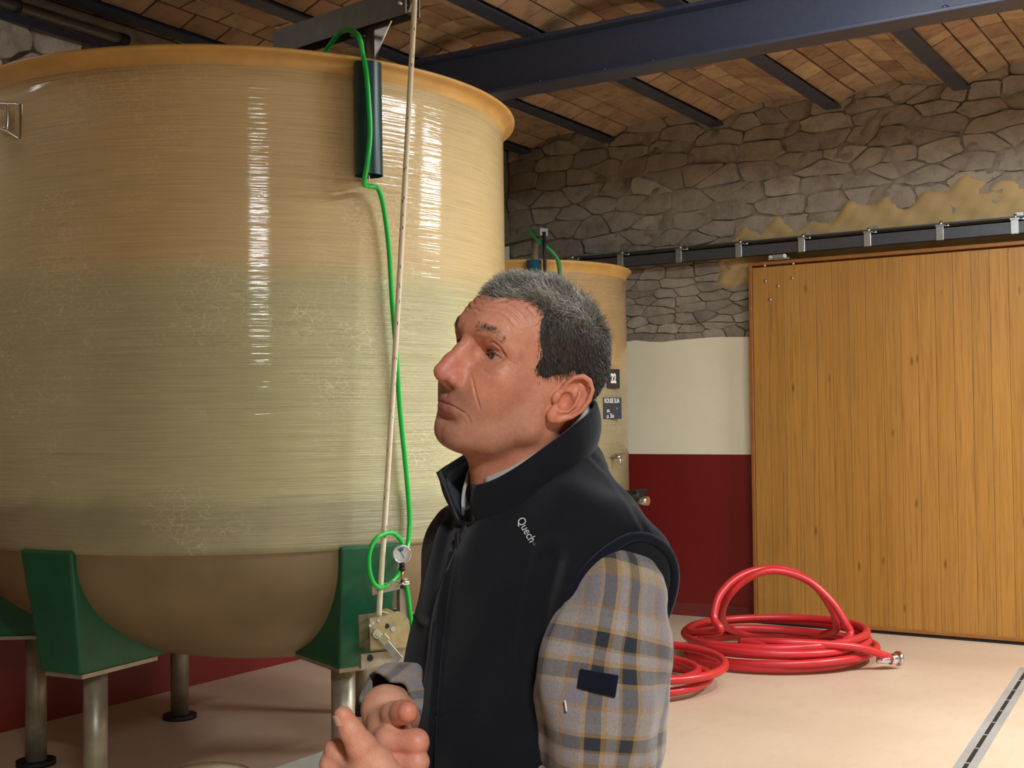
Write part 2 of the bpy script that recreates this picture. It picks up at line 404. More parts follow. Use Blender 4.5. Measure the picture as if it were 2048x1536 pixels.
# joists
jm = MB().box((0, (YB+YW)/2, ZC+.006), (.112, YW-YB, .012)).box((0, (YB+YW)/2, ZC+.08), (.012, YW-YB, .14)).mesh('flange')
where = ['against the left wall', 'above the left part of the big tank', 'above the post of the hoist', 'ending above the left part of the rail', 'ending above the door', 'nearest the right edge of the photo'] 
jl = ['navy steel ceiling joist running closest to the white stones', 'navy steel ceiling joist passing behind the hoist arm, left of the rope', 'navy steel ceiling joist meeting the beam right of the tank rim',
      'navy steel ceiling joist meeting the beam at its middle, ending over the door corner', 'navy steel ceiling joist at the upper right, ending over the middle of the door', 'navy steel ceiling joist beyond the right edge of the photo, first of them']
for i, x in enumerate(JX[:8]):
    t_ = bpy.data.objects.new('steel_joist', jm); COL.objects.link(t_)
    if not jm.materials: jm.materials.append(M_STEELPAINT)
    t_.location.x = x; tag(t_, jl[i] if i < 6 else 'navy steel ceiling joist to the right, outside the photo', 'joist', 'ceiling joists')
# main beam: an I section with bolts on the lower flange
bt = thing('steel_beam', 'deep navy steel main beam crossing under the joists', 'beam')
YBM, ZB = 6.08, 3.44
MB().box((-.2, YBM+.09, ZC-.012), (10.9, .18, .022)).build('top_flange', M_STEELPAINT, bt)
MB().box((-.2, YBM+.09, (ZC+ZB)/2), (10.9, .014, ZC-ZB-.03)).build('web', M_STEELPAINT, bt)
MB().box((-.2, YBM+.09, ZB+.010), (10.9, .18, .02), bev=.004).build('bottom_flange', M_STEELPAINT, bt)
for u, v in ((1079, 164), (1208, 143), (1305, 127), (1890, 18)):
    p = ony(u, v, YBM+.02); MB().cyl((p[0], YBM+.025, ZB+.018), (p[0], YBM+.025, ZB+.034), .016, n=6).build('bolt', M_STEELPAINT, bt)

# ---- sliding door of vertical boards
dr = thing('door_1', 'large sliding door of honey coloured vertical pine boards', None, kind='structure')
def mat_pine():
    t = NT('varnished_pine'); o = t.new('ShaderNodeObjectInfo'); v = t.coord('Object')
    ad = t.new('ShaderNodeVectorMath', operation='ADD'); t.link(v, ad.inputs[0])
    mu = t.new('ShaderNodeVectorMath', operation='SCALE'); t.link(o.outputs['Location'], mu.inputs[0]); mu.inputs[3].default_value = 7.3; t.link(mu.outputs[0], ad.inputs[1])
    mp = t.new('ShaderNodeMapping'); t.link(ad.outputs[0], mp.inputs[0]); mp.inputs['Scale'].default_value = (22, 22, .55)
    g = t.noise(mp.outputs[0], 3.2, 6, .62, .6); mp2 = t.new('ShaderNodeMapping'); t.link(ad.outputs[0], mp2.inputs[0]); mp2.inputs['Scale'].default_value = (60, 60, 1.4)
    g2 = t.noise(mp2.outputs[0], 4, 4, .6)
    base = t.ramp(o.outputs['Random'], [(0, srgb(178, 127, 58)), (.5, srgb(170, 121, 52)), (1, srgb(184, 134, 63))])
    c = t.mix(1, base, t.ramp(g, [(.3, (.72, .66, .55)), (.5, (1, 1, 1)), (.72, (1.14, 1.12, 1.05))]), 'MULTIPLY')
    c = t.mix(1, c, t.ramp(g2, [(.25, (.84, .8, .74)), (.55, (1, 1, 1))]), 'MULTIPLY')
    k = t.new('ShaderNodeTexVoronoi'); mp3 = t.new('ShaderNodeMapping'); t.link(ad.outputs[0], mp3.inputs[0]); mp3.inputs['Scale'].default_value = (6, 3, 1.9); t.link(mp3.outputs[0], k.inputs['Vector']); k.inputs['Scale'].default_value = 1.35
    c = t.mix(t.ramp(k.outputs['Distance'], [(.035, (.75, .75, .75)), (.11, (0, 0, 0))]), c, srgb(104, 60, 24))
    t.set(Base_Color=c, Roughness=.42, Coat_Weight=.15, Coat_Roughness=.3); t.bump(g2, .12, .003); return t.m
M_PINE = mat_pine()
M_PINEDK = simple('pine_frame', srgb(150, 96, 44), .4, 0, .15, 12)
x = DX0+.028; i = 0
while x < DX1-.03:
    wd = .119; pl = MB().box((0, 0, 0), (wd-.0016, .036, DZ1-.075), bev=.0016).build('plank', M_PINE, dr)
    pl.location = (x+wd/2, DY+.030+rnd.uniform(-.001, .001), .022+(DZ1-.05)/2); x += wd
DX1 = x+.028
MB().box(((DX0+DX1)/2, DY+.058, DZ1/2+.01), (DX1-DX0-.01, .02, DZ1-.03)).build('backing', M_PINEDK, dr)
fr = MB()
for (cx, cz, sx, sz) in ((DX0+.013, DZ1/2+.011, .026, DZ1-.022), (DX1-.013, DZ1/2+.011, .026, DZ1-.022)): MB().box((cx, DY+.03, cz), (sx, .06, sz), bev=.004).build('edge_trim', M_PINEDK, dr)
for cz in (DZ1-.013, .035): MB().box(((DX0+DX1)/2, DY+.03, cz), (DX1-DX0-.052, .06, .026), bev=.004).build('edge_trim', M_PINEDK, dr)
for (u, v) in ((1529, 531), (1586, 527), (1531, 562), (1584, 556), (1556, 572), (1540, 599)):
    p = ony(u, v, DY+.01); MB().lathe([(0, .008), (.006, .007), (.011, .003), (.013, -.004)], p, 10, axis=[[1, 0, 0], [0, 0, -1], [0, 1, 0]]).build('bolt', M_ZINC, dr)
MB().box(((DX0+DX1)/2, DY+.03, .008), (DX1-DX0-.1, .03, .018)).build('dark_gap_strip', M_BLACK, dr)  # black strip stands in for the dark of the open gap below the door
# rail, clamps and the carriage of the door
rl = thing('door_rail', 'dark steel sliding door rail bolted along the stone wall', 'rail')
RX0, RX1, RZ0, RZ1, RY = -5.5, 1.0, 2.698, 2.782, 8.60
MB().box(((RX0+RX1)/2, RY+.006, (RZ0+RZ1)/2), (RX1-RX0, .012, RZ1-RZ0)).box(((RX0+RX1)/2, RY+.035, RZ1-.004), (RX1-RX0, .07, .008)).box(((RX0+RX1)/2, RY+.062, (RZ0+RZ1)/2), (RX1-RX0, .008, RZ1-RZ0)).build('channel', M_RAIL, rl)
MB().box(((RX0+RX1)/2, RY+.13, RZ1+.035), (RX1-RX0, .10, .012)).build('wall_strip', M_RAIL, rl)
for u in (1140, 1240, 1357, 1477, 1603, 1735, 1880, 2030, 2190):
    p = ony(u, 480, RY-.004); bx = p[0]
    b = MB().box((bx, RY-.005, (RZ0+RZ1)/2), (.05, .012, RZ1-RZ0+.012), bev=.003).box((bx, RY+.10, RZ1+.012), (.06, .20, .010)).box((bx, RY+.17, RZ1+.04), (.05, .012, .08)).build('clamp', M_ZINC, rl)
    MB().cyl((bx+.0, RY+.03, RZ1+.012), (bx, RY+.03, RZ1+.045), .012, n=6).build('clamp_bolt', M_CHROME, b)
    MB().cyl((bx+.04, RY+.06, RZ1+.0), (bx+.04, RY+.06, RZ1+.03), .010, n=6).build('clamp_bolt', M_CHROME, b)
p = ony(1557, 512, RY+.03)
cg = MB().box((p[0], RY+.03, RZ0-.018), (.10, .03, .035), bev=.006).box((p[0], RY+.05, RZ0-.035), (.16, .04, .012)).build('door_hanger', M_ZINC, dr)
for s in (-1, 1): MB().cyl((p[0]+s*.055, RY+.01, RZ0-.02), (p[0]+s*.055, RY+.03, RZ0-.02), .014, n=8).build('roller_nut', M_CHROME, cg)

# ---- slot drain in the floor
sd = thing('slot_drain', 'narrow slot drain with grey cement edges in the floor', 'drain')
a = np.array([-1.41, 7.90, 0]); b = np.array([-1.19, 4.6, 0]); d = (b-a)/np.linalg.norm(b-a); pn = np.array([-d[1], d[0], 0])
def strip(name, mat, off, wd, z0, z1, s0=0.0, s1=None, par=sd):
    L = np.linalg.norm(b-a); s1 = L if s1 is None else s1; c = a+d*(s0+s1)/2+pn*off; Rm = np.stack([d, pn, [0, 0, 1]], 1)
    return MB().box(c+np.array([0, 0, (z0+z1)/2]), (s1-s0, wd, z1-z0), Rm).build(name, mat, par)
M_CEM = mat_plaster('cement_edging', srgb(148, 142, 136), .4, .15)
strip('cement_edge', M_CEM, .028, .036, .0, .002); strip('cement_edge', M_CEM, -.028, .036, .0, .002)
strip('slot', M_BLACK, 0, .022, .0, .0012)
for k in range(12): strip('bridge', M_CEM, 0, .022, .0, .0022, .12+k*.27, .135+k*.27)

# ---- conduit and channel near the left wall, below the vault
cdt = thing('conduit_pipe', 'pale grey conduit pipe running under the vault by the white stones', 'pipe')
MB().cyl((-5.50, -2, 3.655), (-5.50, 4.62, 3.655), .03).build('tube', M_ZINC, cdt); MB().cyl((-5.50, 4.60, 3.655), (-5.50, 4.66, 3.655), .034).build('end_cap', M_BLACK, cdt)
MB().cyl((-5.50, 3.95, 3.655), (-5.50, 3.97, 3.655), .034).box((-5.50, 3.96, 3.72), (.02, .02, .12)).build('clip', M_BLACK, cdt)
MB().box((-5.555, 2.0, 3.60), (.04, 9.9, .04)).box((-5.555, 2.0, 3.62), (.07, 9.9, .008)).build('cable_channel', M_STEELPAINT, wl, label='dark steel channel between the white stones and the conduit')

# ---- ceiling lamps
M_TUBE = NT('lamp_tube'); M_TUBE.set(Base_Color=(1, 1, 1, 1), Emission_Color=(1, .95, .88, 1), Emission_Strength=4.0); M_TUBE = M_TUBE.m
M_WHITE = simple('white_lamp_housing', srgb(225, 225, 220), .4)
for i, (x, y, z, tl, rz, wt, colr) in enumerate(LAMPS):
    t_ = thing('ceiling_lamp', 'white batten lamp hung from the vault, unseen', 'lamp', group='ceiling lamps outside the photo')
    t_.location = (x, y, z); t_.rotation_euler = (tl, 0, rz)
    MB().box((0, 0, .06), (1.3, .22, .05), bev=.01).build('housing', M_WHITE, t_)
    for s in (-.5, .5): MB().cyl((s, .02*(tl > 0), .08), (s, .28*math.sin(tl), .08+(3.76-z-.08)*math.cos(tl)), .008, n=8).build('hanger', M_ZINC, t_)
    for s in (-.05, .05): MB().cyl((-.6, s, .02), (.6, s, .02), .013, n=10).build('tube', M_TUBE, t_)
    ld = bpy.data.lights.new('lamp_light', 'AREA'); ld.shape = 'RECTANGLE'; ld.size = 1.25; ld.size_y = .2; ld.energy = wt; ld.color = colr
    lo = bpy.data.objects.new('lamp_light', ld); COL.objects.link(lo); lo.parent = t_; lo.location = (0, 0, 0)

# ================================================================ the big fibreglass tank
HR = 1.365; TC = np.array([-2.948*HR, 3.004*HR]); RR = .892*HR; ZR = CAM_H+HR; RC = 1.165
def on_cyl(u, v, r=RC):
    d = ray(u, v); A = d[0]**2+d[1]**2; B = -2*(d[0]*TC[0]+d[1]*TC[1]); C_ = TC@TC-r*r
    D = max(B*B-4*A*C_, 0); t = (-B-math.sqrt(D))/(2*A); return CP+d*t
def mat_grp(name, z_liq, top, low, band_z=None):
    t = NT(name); v = t.coord('Object')
    sep = t.new('ShaderNodeSeparateXYZ'); t.link(v, sep.inputs[0])
    st = t.noise(t.coord('Object', scale=(.55, .55, 34)), 5, 5, .6)                       # wound glass: fine level streaks
    st2 = t.noise(t.coord('Object', scale=(1.6, 1.6, 120)), 3, 3, .6); bl = t.noise(v, 1.3, 5, .6)
    edge = t.math('ADD', sep.outputs['Z'], t.math('MULTIPLY', t.math('SUBTRACT', t.noise(v, 3.2, 5, .65), .5), .12))
    f = t.new('ShaderNodeMapRange'); t.link(edge, f.inputs[0]); f.inputs[1].default_value = z_liq-.05; f.inputs[2].default_value = z_liq+.05
    c = t.mix(f.outputs[0], low, top)
    c = t.mix(1, c, t.ramp(st, [(.25, (.82, .82, .8)), (.5, (1, 1, 1)), (.78, (1.14, 1.14, 1.12))]), 'MULTIPLY')
    c = t.mix(1, c, t.ramp(st2, [(.3, (.93, .93, .92)), (.6, (1.03, 1.03, 1.03))]), 'MULTIPLY')
    c = t.mix(1, c, t.ramp(bl, [(.3, (.9, .89, .86)), (.7, (1.08, 1.07, 1.05))]), 'MULTIPLY')
    if band_z:
        g = t.new('ShaderNodeMapRange'); t.link(edge, g.inputs[0]); g.inputs[1].default_value = band_z+.03; g.inputs[2].default_value = band_z-.03
        c = t.mix(t.math('MULTIPLY', g.outputs[0], t.ramp(bl, [(.35, (.35, .35, .35)), (.6, (.8, .8, .8))])), c, srgb(140, 132, 104))
    # pale crazing and scratches in the gel coat
    vo = t.new('ShaderNodeTexVoronoi', feature='DISTANCE_TO_EDGE'); mp = t.coord('Object', scale=(1, 1, 2.1))
    wv = t.new('ShaderNodeMix', data_type='VECTOR'); wn = t.new('ShaderNodeTexNoise'); wn.inputs['Scale'].default_value = 9; t.link(v, wn.inputs['Vector'])
    t.link(mp, wv.inputs[4]); t.link(wn.outputs['Color'], wv.inputs[5]); wv.inputs[0].default_value = .16
    t.link(wv.outputs[1], vo.inputs['Vector']); vo.inputs['Scale'].default_value = 26
    cr = t.ramp(vo.outputs['Distance'], [(.008, (1, 1, 1)), (.05, (0, 0, 0))])
    where = t.ramp(t.noise(v, 1.9, 4, .6), [(.50, (0, 0, 0)), (.62, (1, 1, 1))])
    scr = t.ramp(t.noise(t.coord('Object', scale=(2.4, 2.4, 60)), 2.2, 3, .6), [(.68, (0, 0, 0)), (.78, (.55, .55, .55))])
    m = t.math('MAXIMUM', t.math('MULTIPLY', cr, where), scr)
    c = t.mix(t.math('MULTIPLY', m, .5), c, srgb(238, 228, 196))
    t.set(Base_Color=c, Roughness=.3, Coat_Weight=.75, Coat_Roughness=.07, Specular_IOR_Level=.5, Subsurface_Weight=0.0)
    h = t.math('ADD', t.math('MULTIPLY', st, .8), t.math('ADD', t.math('MULTIPLY', st2, .35), t.math('MULTIPLY', t.noise(t.coord('Object', scale=(.9, .9, 16)), 2.2, 3, .5), 1.2)))
    t.bump(h, .5, .012); cb_ = t.new('ShaderNodeBump'); cb_.inputs['Strength'].default_value = .22; cb_.inputs['Distance'].default_value = .006; t.link(t.noise(t.coord('Object', scale=(.4, .4, 22)), 4, 3, .5), cb_.inputs['Height']); t.link(cb_.outputs[0], t.b.inputs['Coat Normal']); return t.m
M_GRP = mat_grp('amber_fibreglass', 2.06, srgb(212, 186, 134), srgb(188, 182, 138), 1.22)
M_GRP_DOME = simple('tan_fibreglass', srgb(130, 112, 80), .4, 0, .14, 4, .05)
M_GRP_RIM = simple('honey_fibreglass_rim', srgb(204, 160, 90), .3, 0, .12, 8)
M_GREEN = simple('green_gelcoat', srgb(16, 88, 56), .42, 0, .16, 9, .06)
M_GALV = simple('galvanised_steel', srgb(164, 158, 140), .42, .55, .2, 14)
tank = thing('wine_tank', 'huge amber fibreglass wine tank on six legs with green brackets', 'tank')
cx, cy = TC
sh = [(RC-.035, ZR-.02), (RC-.012, ZR-.01)]
prof = [(RC-.04, 1.10), (RC-.035, ZR-.04), (RC, ZR-.06), (RC+.001, 2.5), (RC+.003, 2.0), (RC+.006, 1.5), (RC+.008, 1.26), (RC+.014, 1.22), (RC+.016, 1.06), (RC+.012, 1.035), (RC-.004, 1.03)]
dense = []
for (r0, z0), (r1, z1) in zip(prof[:-1], prof[1:]):
    k = max(1, int(abs(z1-z0)/.06)); dense += [(r0+(r1-r0)*j/k, z0+(z1-z0)*j/k) for j in range(k)]
dense.append(prof[-1])
shell = MB().lathe(dense, (cx, cy, 0), 160).build('shell', M_GRP, tank)
# flared rim
rim = [(RC-.035, ZR-.045), (RC-.03, ZR-.008), (RC-.015, ZR), (RR-.004, ZR+.001), (RR, ZR-.003), (RR, ZR-.010), (RR-.006, ZR-.014), (RC+.030, ZR-.018), (RC+.012, ZR-.026), (RC+.003, ZR-.042), (RC-.002, ZR-.062)]
MB().lathe(rim, (cx, cy, 0), 160).build('rim', M_GRP_RIM, tank)
# dished bottom, falling towards its outlet
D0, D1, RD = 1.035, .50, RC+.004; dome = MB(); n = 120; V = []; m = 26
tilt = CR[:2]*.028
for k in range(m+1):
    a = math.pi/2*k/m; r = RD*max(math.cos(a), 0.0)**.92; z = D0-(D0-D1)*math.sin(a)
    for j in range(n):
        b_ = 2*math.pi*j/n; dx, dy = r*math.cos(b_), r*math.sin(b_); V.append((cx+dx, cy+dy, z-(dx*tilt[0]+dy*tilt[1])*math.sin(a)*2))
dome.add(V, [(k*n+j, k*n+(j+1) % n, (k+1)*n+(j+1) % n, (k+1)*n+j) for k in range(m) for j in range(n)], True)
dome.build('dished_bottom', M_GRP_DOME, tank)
LEG_A = [math.radians(-83.5+60*k) for k in range(6)]
RL = .94
def leg_frame(a): return np.array([math.cos(a), math.sin(a), 0]), np.array([-math.sin(a), math.cos(a), 0])
for a in LEG_A:
    u, t_ = leg_frame(a); c0 = np.array([cx, cy, 0])
    z0 = .585; hw = .108
    g = MB(); V = []
    for (s, k) in ((-1, 0), (1, 0)):
        for (rr_, zz, ww) in ((RC+.026, 1.045, .126), (RC-.04, 1.05, .126), (.60, .74, .108), (.655, z0, .1), (1.115, z0, .1)):
            V.append(c0+u*rr_+t_*s*ww+np.array([0, 0, zz]))
    g.add(V, [(0, 1, 2, 3, 4), (9, 8, 7, 6, 5)]+[(i, 5+i, 5+(i+1) % 5, (i+1) % 5) for i in range(5)])
    br = g.build('bracket', M_GREEN, tank); br.data.polygons.foreach_set('use_smooth', [False]*len(br.data.polygons))
    bv = br.modifiers.new('soft_edges', 'BEVEL'); bv.width = .010; bv.segments = 2
    MB().box(c0+u*.90+np.array([0, 0, z0-.009]), (.40, .185, .016), np.stack([u, t_, [0, 0, 1]], 1)).build('base_plate', M_GALV, br)
    lg = MB().cyl(c0+u*RL+np.array([0, 0, .015]), c0+u*RL+np.array([0, 0, z0-.02]), .046, n=24).build('leg', M_GALV, tank)
    MB().cyl(c0+u*RL, c0+u*RL+np.array([0, 0, .022]), .085, n=24).build('foot', M_BLACK, lg)
# chrome latch on the left flank
lp = on_cyl(14, 243)
nrm = np.array([lp[0]-cx, lp[1]-cy, 0]); nrm /= np.linalg.norm(nrm); tg = np.array([-nrm[1], nrm[0], 0])
lt = thing('steel_latch', 'shiny bent steel latch bracket on the left flank of the big tank', 'latch')
def lpt(u, v, off=.012):
    d = ray(u, v); Cc = lp+nrm*off; dn = d-0; t = ((Cc-CP)@CF)/(d@CF); return CP+d*t
dpt = (lp-CP)@CF
pts = [(-34, 212), (0, 206), (30, 207), (50, 212), (50, 280), (40, 279), (14, 262), (0, 257), (-34, 250)]
fr_ = np.array([atd(u, v, dpt-.035-.0006*(50-u)) for u, v in pts])
q = MB(); Q = smoothpath(fr_, 4); V = []
for p in Q: V += [p-CF*.018, p+CF*.018]
th = MB().tube(fr_[:4], .0055, 8).tube(fr_[4:], .0055, 8); th.build('side_strip', M_CHROME, lt)
MB().box(atd(47, 246, dpt-.034), (.014, .05, .138), np.stack([CR, CF, CU], 1), bev=.003).build('front_strip', M_CHROME, lt)
MB().tube(smoothpath([atd(-20, 214, dpt-.03), atd(8, 214, dpt-.03), atd(15, 220, dpt-.03), atd(15, 252, dpt-.03), atd(9, 258, dpt-.03), atd(-20, 254, dpt-.03)], 5), .008, 10).build('inner_bow', M_CHROME, lt)
MB().box(atd(-34, 232, dpt-.02), (.02, .09, .12), np.stack([CR, CF, CU], 1), bev=.004).build('mounting_foot', M_CHROME, lt)

# ---- hoist arm over the rim, its rope and winch
d0 = CP*0
def rim_pt(u, r):                                    # point of a circle around the tank axis, near side, in column u of the survey
    lo, hi = math.radians(-135), math.radians(45)
    best = min((abs(px(np.array([cx+r*math.cos(q), cy+r*math.sin(q), ZR]))[0]-u), q) for q in np.linspace(-2.2, .6, 1500))
    return best[1]
aP = rim_pt(741, RC-.06); up_ = np.array([math.cos(aP), math.sin(aP), 0]); pp = np.array([cx, cy, 0])+up_*(RC-.06)
arm = thing('hoist_arm', 'grey steel hoist arm on a post above the rim of the big tank', 'hoist')
M_ARM = simple('grey_hoist_steel', srgb(112, 110, 104), .45, .5, .15, 18)
zt = ZR+.158
_c, _s = math.cos(math.radians(12)), math.sin(math.radians(12)); up_ = np.array([up_[0]*_c-up_[1]*_s, up_[0]*_s+up_[1]*_c, 0])
MB().cyl(pp+[0, 0, ZR-.35], pp+[0, 0, zt+.02], .021, n=20).build('post', M_ZINC, arm)
ain = atd(648, 84, 0); 
A0 = pp-up_*.55+np.array([0, 0, zt]); A1 = pp+up_*.235+np.array([0, 0, zt])
tt = np.array([-up_[1], up_[0], 0]); RA = np.stack([up_, tt, [0, 0, 1]], 1)
L = np.linalg.norm(A1-A0)
MB().box((A0+A1)/2+tt*.035+[0, 0, .045], (L, .006, .10), RA).box((A0+A1)/2-tt*.035+[0, 0, .045], (L, .006, .10), RA).box((A0+A1)/2+[0, 0, .095], (L, .07, .006), RA).build('channel', M_ARM, arm)
MB().prism([pp+up_*.02+[0, 0, zt], pp+up_*.12+[0, 0, zt], pp+up_*.02+[0, 0, zt-.13]], tt*.003, -tt*.003).build('gusset', M_ZINC, arm)
PUL = A1+np.array([0, 0, .035])-up_*.022
pw = MB().lathe([(.012, -.012), (.032, -.014), (.024, 0), (.032, .014), (.012, .012)], PUL, 24, axis=np.stack([up_, [0, 0, 1], tt], 1)).build('pulley', M_ZINC, arm)
MB().cyl(PUL-tt*.05, PUL+tt*.05, .007, n=10).build('axle', M_CHROME, pw)
MB().cyl(pp-up_*.1+[0, 0, zt-.012], pp-up_*.1+[0, 0, zt+.02], .012, n=10).build('eyelet', M_ZINC, arm)

# winch on the front right bracket
uF, tF = leg_frame(LEG_A[1]); FRm = np.stack([tF, -uF, [0, 0, 1]], 1)      # x sideways, y into the tank, z up
W0 = np.array([cx, cy, 0])+uF*1.26
def wloc(u, v, depth_off=0.0):                      # point on the working plane in front of the bracket
    d = ray(u, v); n_ = uF; t = ((W0+uF*depth_off-CP)@n_)/(d@n_); return CP+d*t
ROPE_B = wloc(752, 1240, .02)
M_WINCH = simple('yellow_zinc_winch', srgb(172, 164, 128), .38, .7, .2, 22)
wn = thing('hand_winch', 'small galvanised hand winch with crank below the pressure gauge', 'winch')
def wbox(u0, v0, u1, v1, o0, o1, name, mat, par=wn, bev=.002):
    a, b = wloc(u0, v0, o0), wloc(u1, v1, o0); cxy = (a+b)/2; wv = b-a
    return MB().box(cxy-uF*((o0-o1)/2), (abs(wv@tF), abs(o1-o0), abs(wv[2])), FRm, bev=bev).build(name, mat, par)
# two side cheeks: the far cheek and the near rounded cheek
ck = []
for (u, v) in ((741, 1302), (739, 1236), (770, 1232), (782, 1226), (796, 1222), (810, 1228), (818, 1240), (820, 1256), (820, 1296)): ck.append(wloc(u, v, .075))
MB().prism(ck, uF*0, -uF*.005).build('cheek', M_WINCH, wn)
MB().prism(ck, -uF*.085, -uF*.090).build('cheek', M_WINCH, wn)
MB().cyl(wloc(747, 1262, .07), wloc(747, 1262, -.01), .008, n=12).build('spindle', M_WINCH, wn)
MB().prism([wloc(741, 1302, .075), wloc(820, 1297, .075), wloc(820, 1294, .075), wloc(741, 1299, .075)], uF*0, -uF*.09).build('base_plate', M_WINCH, wn)
dc = wloc(768, 1252, .03)
MB().cyl(dc-uF*.05, dc+uF*.02, .022, n=24).build('drum', M_WINCH, wn)
MB().lathe([(.046, -.002), (.05, -.002), (.05, .002), (.046, .002)], dc-uF*.02, 32, axis=np.stack([tF, [0, 0, 1], uF], 1), close=True).build('drum_flange', M_WINCH, wn)
MB().cyl(wloc(774, 1252, .078), wloc(774, 1252, .073), .009, n=14).build('bearing_hole', M_BLACK, wn)
MB().cyl(wloc(786, 1258, .074), wloc(786, 1258, .082), .009, n=10).build('rivet', M_ZINC, wn)
for (u, v) in ((746, 1246), (757, 1241), (741, 1251)): MB().cyl(wloc(u, v, .074), wloc(u, v, .079), .006, n=8).build('rivet', M_ZINC, wn)
hb = MB().cyl(wloc(755, 1268, .07), wloc(755, 1268, .10), .016, n=16).build('crank_hub', M_WINCH, wn)
MB().cyl(wloc(755, 1268, .10), wloc(755, 1268, .112), .009, n=6).build('hub_nut', M_CHROME, hb)
ca, cb = wloc(757, 1270, .095), wloc(800, 1320, .12); dv = (cb-ca)/np.linalg.norm(cb-ca); nv = np.cross(dv, uF)
MB().box((ca+cb)/2, (np.linalg.norm(cb-ca), .028, .006), np.stack([dv, nv, uF], 1), bev=.0015).build('crank', M_ZINC, wn)
MB().box(wloc(767, 1278, .10), (.03, .034, .014), np.stack([dv, nv, uF], 1), bev=.002).build('crank_clip', M_WINCH, wn)
wbox(722, 1308, 815, 1326, .05, .03, 'mounting_plate', M_GALV); MB().cyl(wloc(740, 1316, .055), wloc(740, 1316, .045), .012, n=12).build('bolt', M_BLACK, wn)
wbox(799, 1158, 818, 1318, .005, -.02, 'upright', M_GALV)
st = MB(); a_, b_ = wloc(744, 1181, .03), wloc(806, 1167, .03); dv = (b_-a_)/np.linalg.norm(b_-a_)
st.box((a_+b_)/2, (np.linalg.norm(b_-a_), .004, .035), np.stack([dv, np.cross([0, 0, 1], dv), [0, 0, 1]], 1)).build('bracket_strip', M_GALV, wn)
MB().box((wloc(812, 1230, -.02)+wloc(812, 1230, -.16))/2-[0, 0, 0], (.03, .18, .03), FRm).build('standoff', M_GALV, wn)
MB().box((wloc(760, 1317, .03)+wloc(760, 1317, -.16))/2, (.03, .20, .025), FRm).build('standoff', M_GALV, wn)
# rope with dark flecks
def mat_rope():
    t = NT('flecked_rope'); v = t.coord('Object', scale=(1, 1, 1)); wv = t.new('ShaderNodeTexWave', wave_type='BANDS', bands_direction='Z'); t.link(v, wv.inputs[0]); wv.inputs['Scale'].default_value = 8; wv.inputs['Distortion'].default_value = 2
    vo = t.new('ShaderNodeTexVoronoi'); t.link(t.coord('Object', scale=(60, 60, 14)), vo.inputs['Vector']); vo.inputs['Scale'].default_value = 1.6
    c = t.mix(t.ramp(vo.outputs['Distance'], [(.14, (1, 1, 1)), (.2, (0, 0, 0))]), srgb(226, 214, 184), srgb(70, 58, 46))
    t.set(Base_Color=c, Roughness=.85); t.bump(wv.outputs['Fac'], .3, .002); return t.m
rp = [PUL+np.array([0, 0, .03]), PUL+up_*.026+[0, 0, .012], PUL+up_*.031]
bot = wloc(757, 1238, .03)
pathr = rp+[rp[-1]+(bot-rp[-1])*f+CR*(.004*math.sin(f*3.1)) for f in (.1, .3, .5, .7, .9, 1.0)]
MB().tube(smoothpath(pathr, 6), .0105, 10).build('rope', mat_rope(), label='white flecked rope running from the hoist pulley down to the winch', cat='rope')
# dark green float tube hanging below the rim
M_FLOAT = simple('dark_teal_pvc', srgb(16, 62, 64), .35, 0, .18, 14)
ft = thing('float_tube', 'dark teal plastic tube hanging upright below the rim', 'tube')
fa, fb = on_cyl(735, 128, RC+.058), on_cyl(738, 352, RC+.058)
MB().tube([fa, fb], .052, 32, cap=False).tube([fa, fb], .046, 32, cap=False).build('tube', M_FLOAT, ft)
MB().cyl(fa-[0, 0, .002], fa-[0, 0, .02], .047, n=28).build('plug', M_BLACK, ft); MB().cyl(fb+[0, 0, .03], fb+[0, 0, .045], .047, n=28).build('plug', M_BLACK, ft)
MB().cyl(fa+np.array([0, 0, -.01]), fa+np.array([0, 0, .05])-up_*.03, .004, n=8).build('hook', M_ZINC, ft)
MB().cyl(fb+np.array([0.0, 0, .035]), fb+np.array([0, 0, -.02]), .003, n=8).build('pin', M_CHROME, ft)
# green air hose
M_HOSE = simple('bright_green_hose', srgb(22, 190, 70), .3, 0, .08, 10, Subsurface_Weight=.0)
hp = [wloc(0, 0, 0)]*0
hp += [pp-up_*.34+np.array([0, 0, ZR-.15])-tt*.05, pp-up_*.30+np.array([0, 0, ZR+.02])-tt*.04, pp-up_*.2+np.array([0, 0, zt-.03])-tt*.03]
e = pp-up_*.1+np.array([0, 0, zt+.0]); hp += [e+tt*.0+[0, 0, .0]-tt*.045]
hp += [on_cyl(u, v, RC+o) for (u, v, o) in ((716, 70, .10), (726, 110, .10), (733, 150, .125), (738, 210, .13), (740, 270, .13), (734, 330, .125), (728, 366, .09), (736, 372, .06), (748, 374, .05), (758, 381, .05))]
hp += [on_cyl(u, v, RC+o) for (u, v, o) in ((768, 420, .04), (778, 500, .035), (784, 600, .035), (792, 700, .035), (800, 820, .035), (812, 940, .04), (819, 1030, .04), (817, 1080, .05), (812, 1105, .07))]
MB().tube(smoothpath(hp, 6), .0095, 10).build('air_hose', M_HOSE, label='bright green air hose hanging down the front of the big tank', cat='hose')
lp_ = [(808, 1096, .12), (800, 1078, .12), (786, 1066, .13), (768, 1068, .14), (750, 1080, .15), (739, 1106, .15), (738, 1135, .15), (744, 1160, .15), (756, 1174, .14), (772, 1172, .11), (790, 1158, .09), (800, 1142, .08), (806, 1125, .08)]
MB().tube(smoothpath([wloc(u, v, o-.08) for u, v, o in lp_], 6), .0085, 10).build('air_hose', M_HOSE, label='green hose looped beside the pressure gauge', cat='hose')
